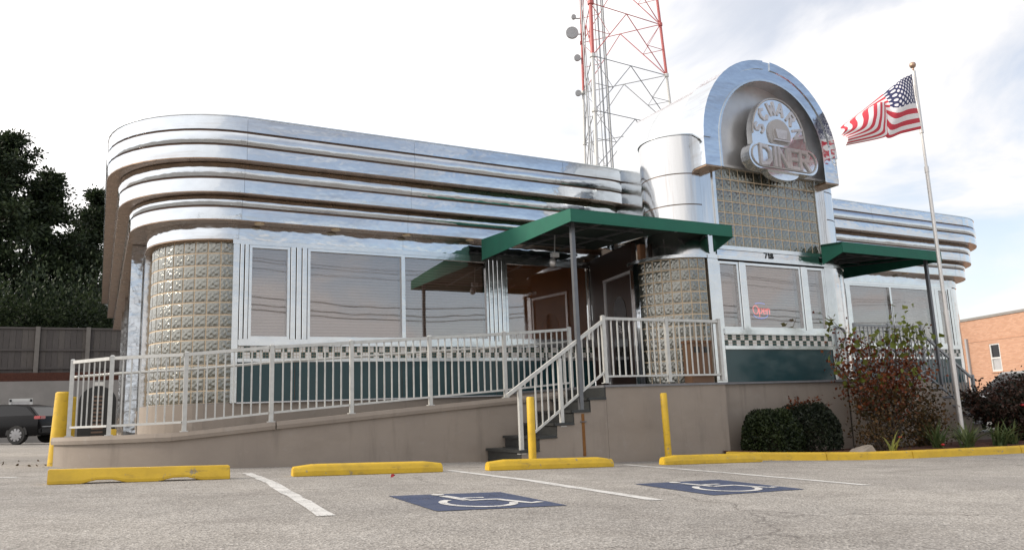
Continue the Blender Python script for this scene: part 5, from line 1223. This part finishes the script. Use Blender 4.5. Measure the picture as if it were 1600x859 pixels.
m_ = MB(); m_.box(-2.36, -2.2, -.86, .86, .40, .58); fin(m_, 'bumper', M['carblack'], suv, bevel=.03)
sil, fin = car('silver_car', 'silver car mostly hidden behind the bushes right of the flagpole', (22.2, 11.8, g(20)+.02), math.pi, 'carsilver', 4.5, 1.78,
    [(-2.2, .40, .80, .72), (-2.1, .28, .98, .84), (-1.2, .24, 1.04, .88), (0, .24, 1.02, .89), (1.0, .26, 1.0, .88), (1.6, .28, .96, .86), (2.05, .32, .86, .80), (2.22, .40, .70, .66)],
    [(-1.9, 1.0), (-1.2, 1.50), (-.5, 1.60), (.2, 1.57), (1.15, .98)], (-1.35, 1.38), .33)
for sgn in (-1, 1):
    m_ = MB(); m_.box(2.0, 2.18, sgn*.48 if sgn > 0 else -.74, sgn*.74 if sgn > 0 else -.48, .66, .80); fin(m_, 'headlight', M['plastic_white'], sil, bevel=.02)
# white framed board behind the dark car
wb = thing('white_framed_board', 'small white framed board with black corners behind the dark car', 'board', (-2.9, 39, g(-3, 39)))
m_ = MB(); m_.box(-3.25, -2.53, 39, 39.06, .55, 1.12); m_.build('panel', M['panelgrey'], wb)
m_ = MB(); m_.box(-3.32, -2.46, 38.97, 38.999, 1.06, 1.18); m_.box(-3.32, -3.22, 38.97, 38.999, .5, 1.06); m_.box(-2.56, -2.46, 38.97, 38.999, .5, 1.06); m_.build('frame', M['plastic_white'], wb)
m_ = MB(); m_.box(-3.3, -3.22, 38.95, 38.968, 1.05, 1.15); m_.box(-2.56, -2.48, 38.95, 38.968, 1.05, 1.15); m_.build('corner_cap', M['black'], wb)
m_ = MB(); m_.box(-3.1, -3.05, 39.0, 39.05, g(-3, 39), .55); m_.box(-2.7, -2.65, 39.0, 39.05, g(-3, 39), .55); m_.build('leg', M['plastic_white'], wb)
# dark round-topped unit behind the ramp railing
un = thing('condenser_unit', 'dark round-topped ventilation unit behind the left end of the ramp railing', 'machine', (.0, 17.2, g(0, 17)))
ra = [(-.32, g(0, 17))]+[(-.32*math.cos(a), .42+.30*math.sin(a)) for a in np.linspace(0, math.pi, 16)]+[(.32, g(0, 17))]
m_ = MB(); m_.prismY(ra, 17.0, 17.5); m_.build('housing', M['black'], un)
for i in range(11): m_ = MB(); z = -.25+i*.075; m_.box(-.09, .11, 16.975, 16.998, z, z+.035); m_.build('vent_fin', M['groove'], un)
m_ = MB(); m_.box(-.07, .09, 16.97, 17.2, .725, .80); m_.build('cap', M['plastic_white'], un)

# ---------------------------------------------------------------- brick building at the right
bb = thing('brick_building', 'orange brick building with a flat roof at the right edge', 'building', (44, 24, g(40)))
B0, B1 = Vector((44.9, 27.6)), Vector((41.2, 18.8)); BDv = (B1-B0).normalized(); BL = (B1-B0).length; zb0 = g(40)-.2
BNv = Vector((BDv.y, -BDv.x)); BNv = BNv if BNv.x < 0 else -BNv
ang = math.atan2(BDv.y, BDv.x)
def bpt(s, o, z): p = B0+BDv*s+BNv*o; return (p.x, p.y, z)
def bslab(s0, s1, o0, o1, z0, z1, nm, mt, par=bb):
    m_ = MB(); m_.hexa([bpt(s0, o0, z0), bpt(s1, o0, z0), bpt(s1, o1, z0), bpt(s0, o1, z0)], [bpt(s0, o0, z1), bpt(s1, o0, z1), bpt(s1, o1, z1), bpt(s0, o1, z1)]); return m_.build(nm, mt, par)
ws = (2.55, 3.35); wz = (1.02, 2.55)
ZT = 4.02
bslab(0, ws[0], -.3, 0, zb0, ZT, 'wall', M['brick']); bslab(ws[1], BL, -.3, 0, zb0, ZT, 'wall', M['brick']); bslab(ws[0], ws[1], -.3, 0, zb0, wz[0], 'wall', M['brick']); bslab(ws[0], ws[1], -.3, 0, wz[1], ZT, 'wall', M['brick'])
bslab(-.02, BL, -.35, .05, ZT+.002, ZT+.14, 'coping', M['concrete']); bslab(0, BL, .002, .02, 2.76, 2.80, 'string_course', M['brick'])
bslab(.0, BL, -8, -.31, zb0, ZT-.2, 'building_block', M['brick'])
bslab(.75, .9, .01, .12, zb0, 3.0, 'downpipe', M['letter_edge'])
wf = bslab(ws[0], ws[1], -.10, -.02, wz[1]-.07, wz[1], 'window', M['plastic_white'])
for a, b, c_, d in ((ws[0], ws[1], wz[0], wz[0]+.09), (ws[0], ws[0]+.08, wz[0]+.09, wz[1]-.07), (ws[1]-.08, ws[1], wz[0]+.09, wz[1]-.07), (ws[0]+.08, ws[1]-.08, 1.72, 1.80)): bslab(a, b, -.10, -.02, c_, d, 'frame', M['plastic_white'], wf)
bslab(ws[0]+.08, ws[1]-.08, -.08, -.07, 1.80, wz[1]-.07, 'pane', M['dark_glass'], wf); bslab(ws[0]+.08, ws[1]-.08, -.08, -.07, wz[0]+.09, 1.72, 'pane', M['panelgrey'], wf)
bslab(ws[0]-.05, ws[1]+.05, -.05, .06, wz[0]-.08, wz[0]-.002, 'sill', M['brick'])

# ---------------------------------------------------------------- street side behind the camera (seen in the chrome and the panes)
for i, (x_, y_) in enumerate(((-26, -17), (2, -18.5), (30, -20))):
    up_ = thing('utility_pole', 'wooden street utility pole mirrored in the diner windows', 'utility pole', (x_, y_, g(x_, y_)), 'utility poles along the street')
    m_ = MB(); m_.tube([(x_, y_, g(x_, y_)-.2), (x_, y_, 9.6)], .16, 10, r1=.11); m_.build('shaft', M['bark'], up_)
    m_ = MB(); m_.box(x_-.06, x_+.06, y_-1.1, y_+1.1, 8.9, 9.05); m_.build('crossarm', M['bark'], up_)
for k, (dy, z_) in enumerate(((-1.0, 9.1), (0, 9.5), (1.0, 9.1), (0, 7.4), (.1, 6.9), (.1, 6.6))):
    m_ = MB(); P = [(-70, -15+dy)]+[(x_, y_+dy) for x_, y_ in ((-26, -17), (2, -18.5), (30, -20))]+[(75, -22.5+dy)]; pts = []
    for (xa, ya), (xb, yb) in zip(P, P[1:]):
        for s in range(10): t_ = s/10; pts.append((lerp(xa, xb, t_), lerp(ya, yb, t_), z_-.9*4*t_*(1-t_)*(1 if k > 2 else .7)))
    m_.tube(pts, .03 if k > 2 else .016, 5); w = m_.build('overhead_wire', M['black'], fix=False); tag(w, 'sagging overhead street wire mirrored in the diner windows', 'wire', 'overhead wires along the street')

# fallen leaves and litter on the asphalt
rl = np.random.default_rng(9); n = 90
C = np.stack([rl.uniform(-2.5, 1.0, n), rl.uniform(12.6, 15.5, n), np.zeros(n)], 1); C[:, 2] = [g(a, b)+.012 for a, b, _ in C]
fo = foliage('leaf_litter', C, rl.uniform(.04, .08, n), M['brownleaf'], None, 9); tag(fo, 'scattered dry leaves beside the leftmost bollard', kind='stuff')
lf = foliage('fallen_leaf', [(2.92, 8.35, g(2.92)+.02), (2.94, 8.36, g(2.92)+.02)], np.array([.07, .05]), M['rose'], None, 10); tag(lf, 'single red fallen leaf on the asphalt below the second wheel stop', 'leaf')
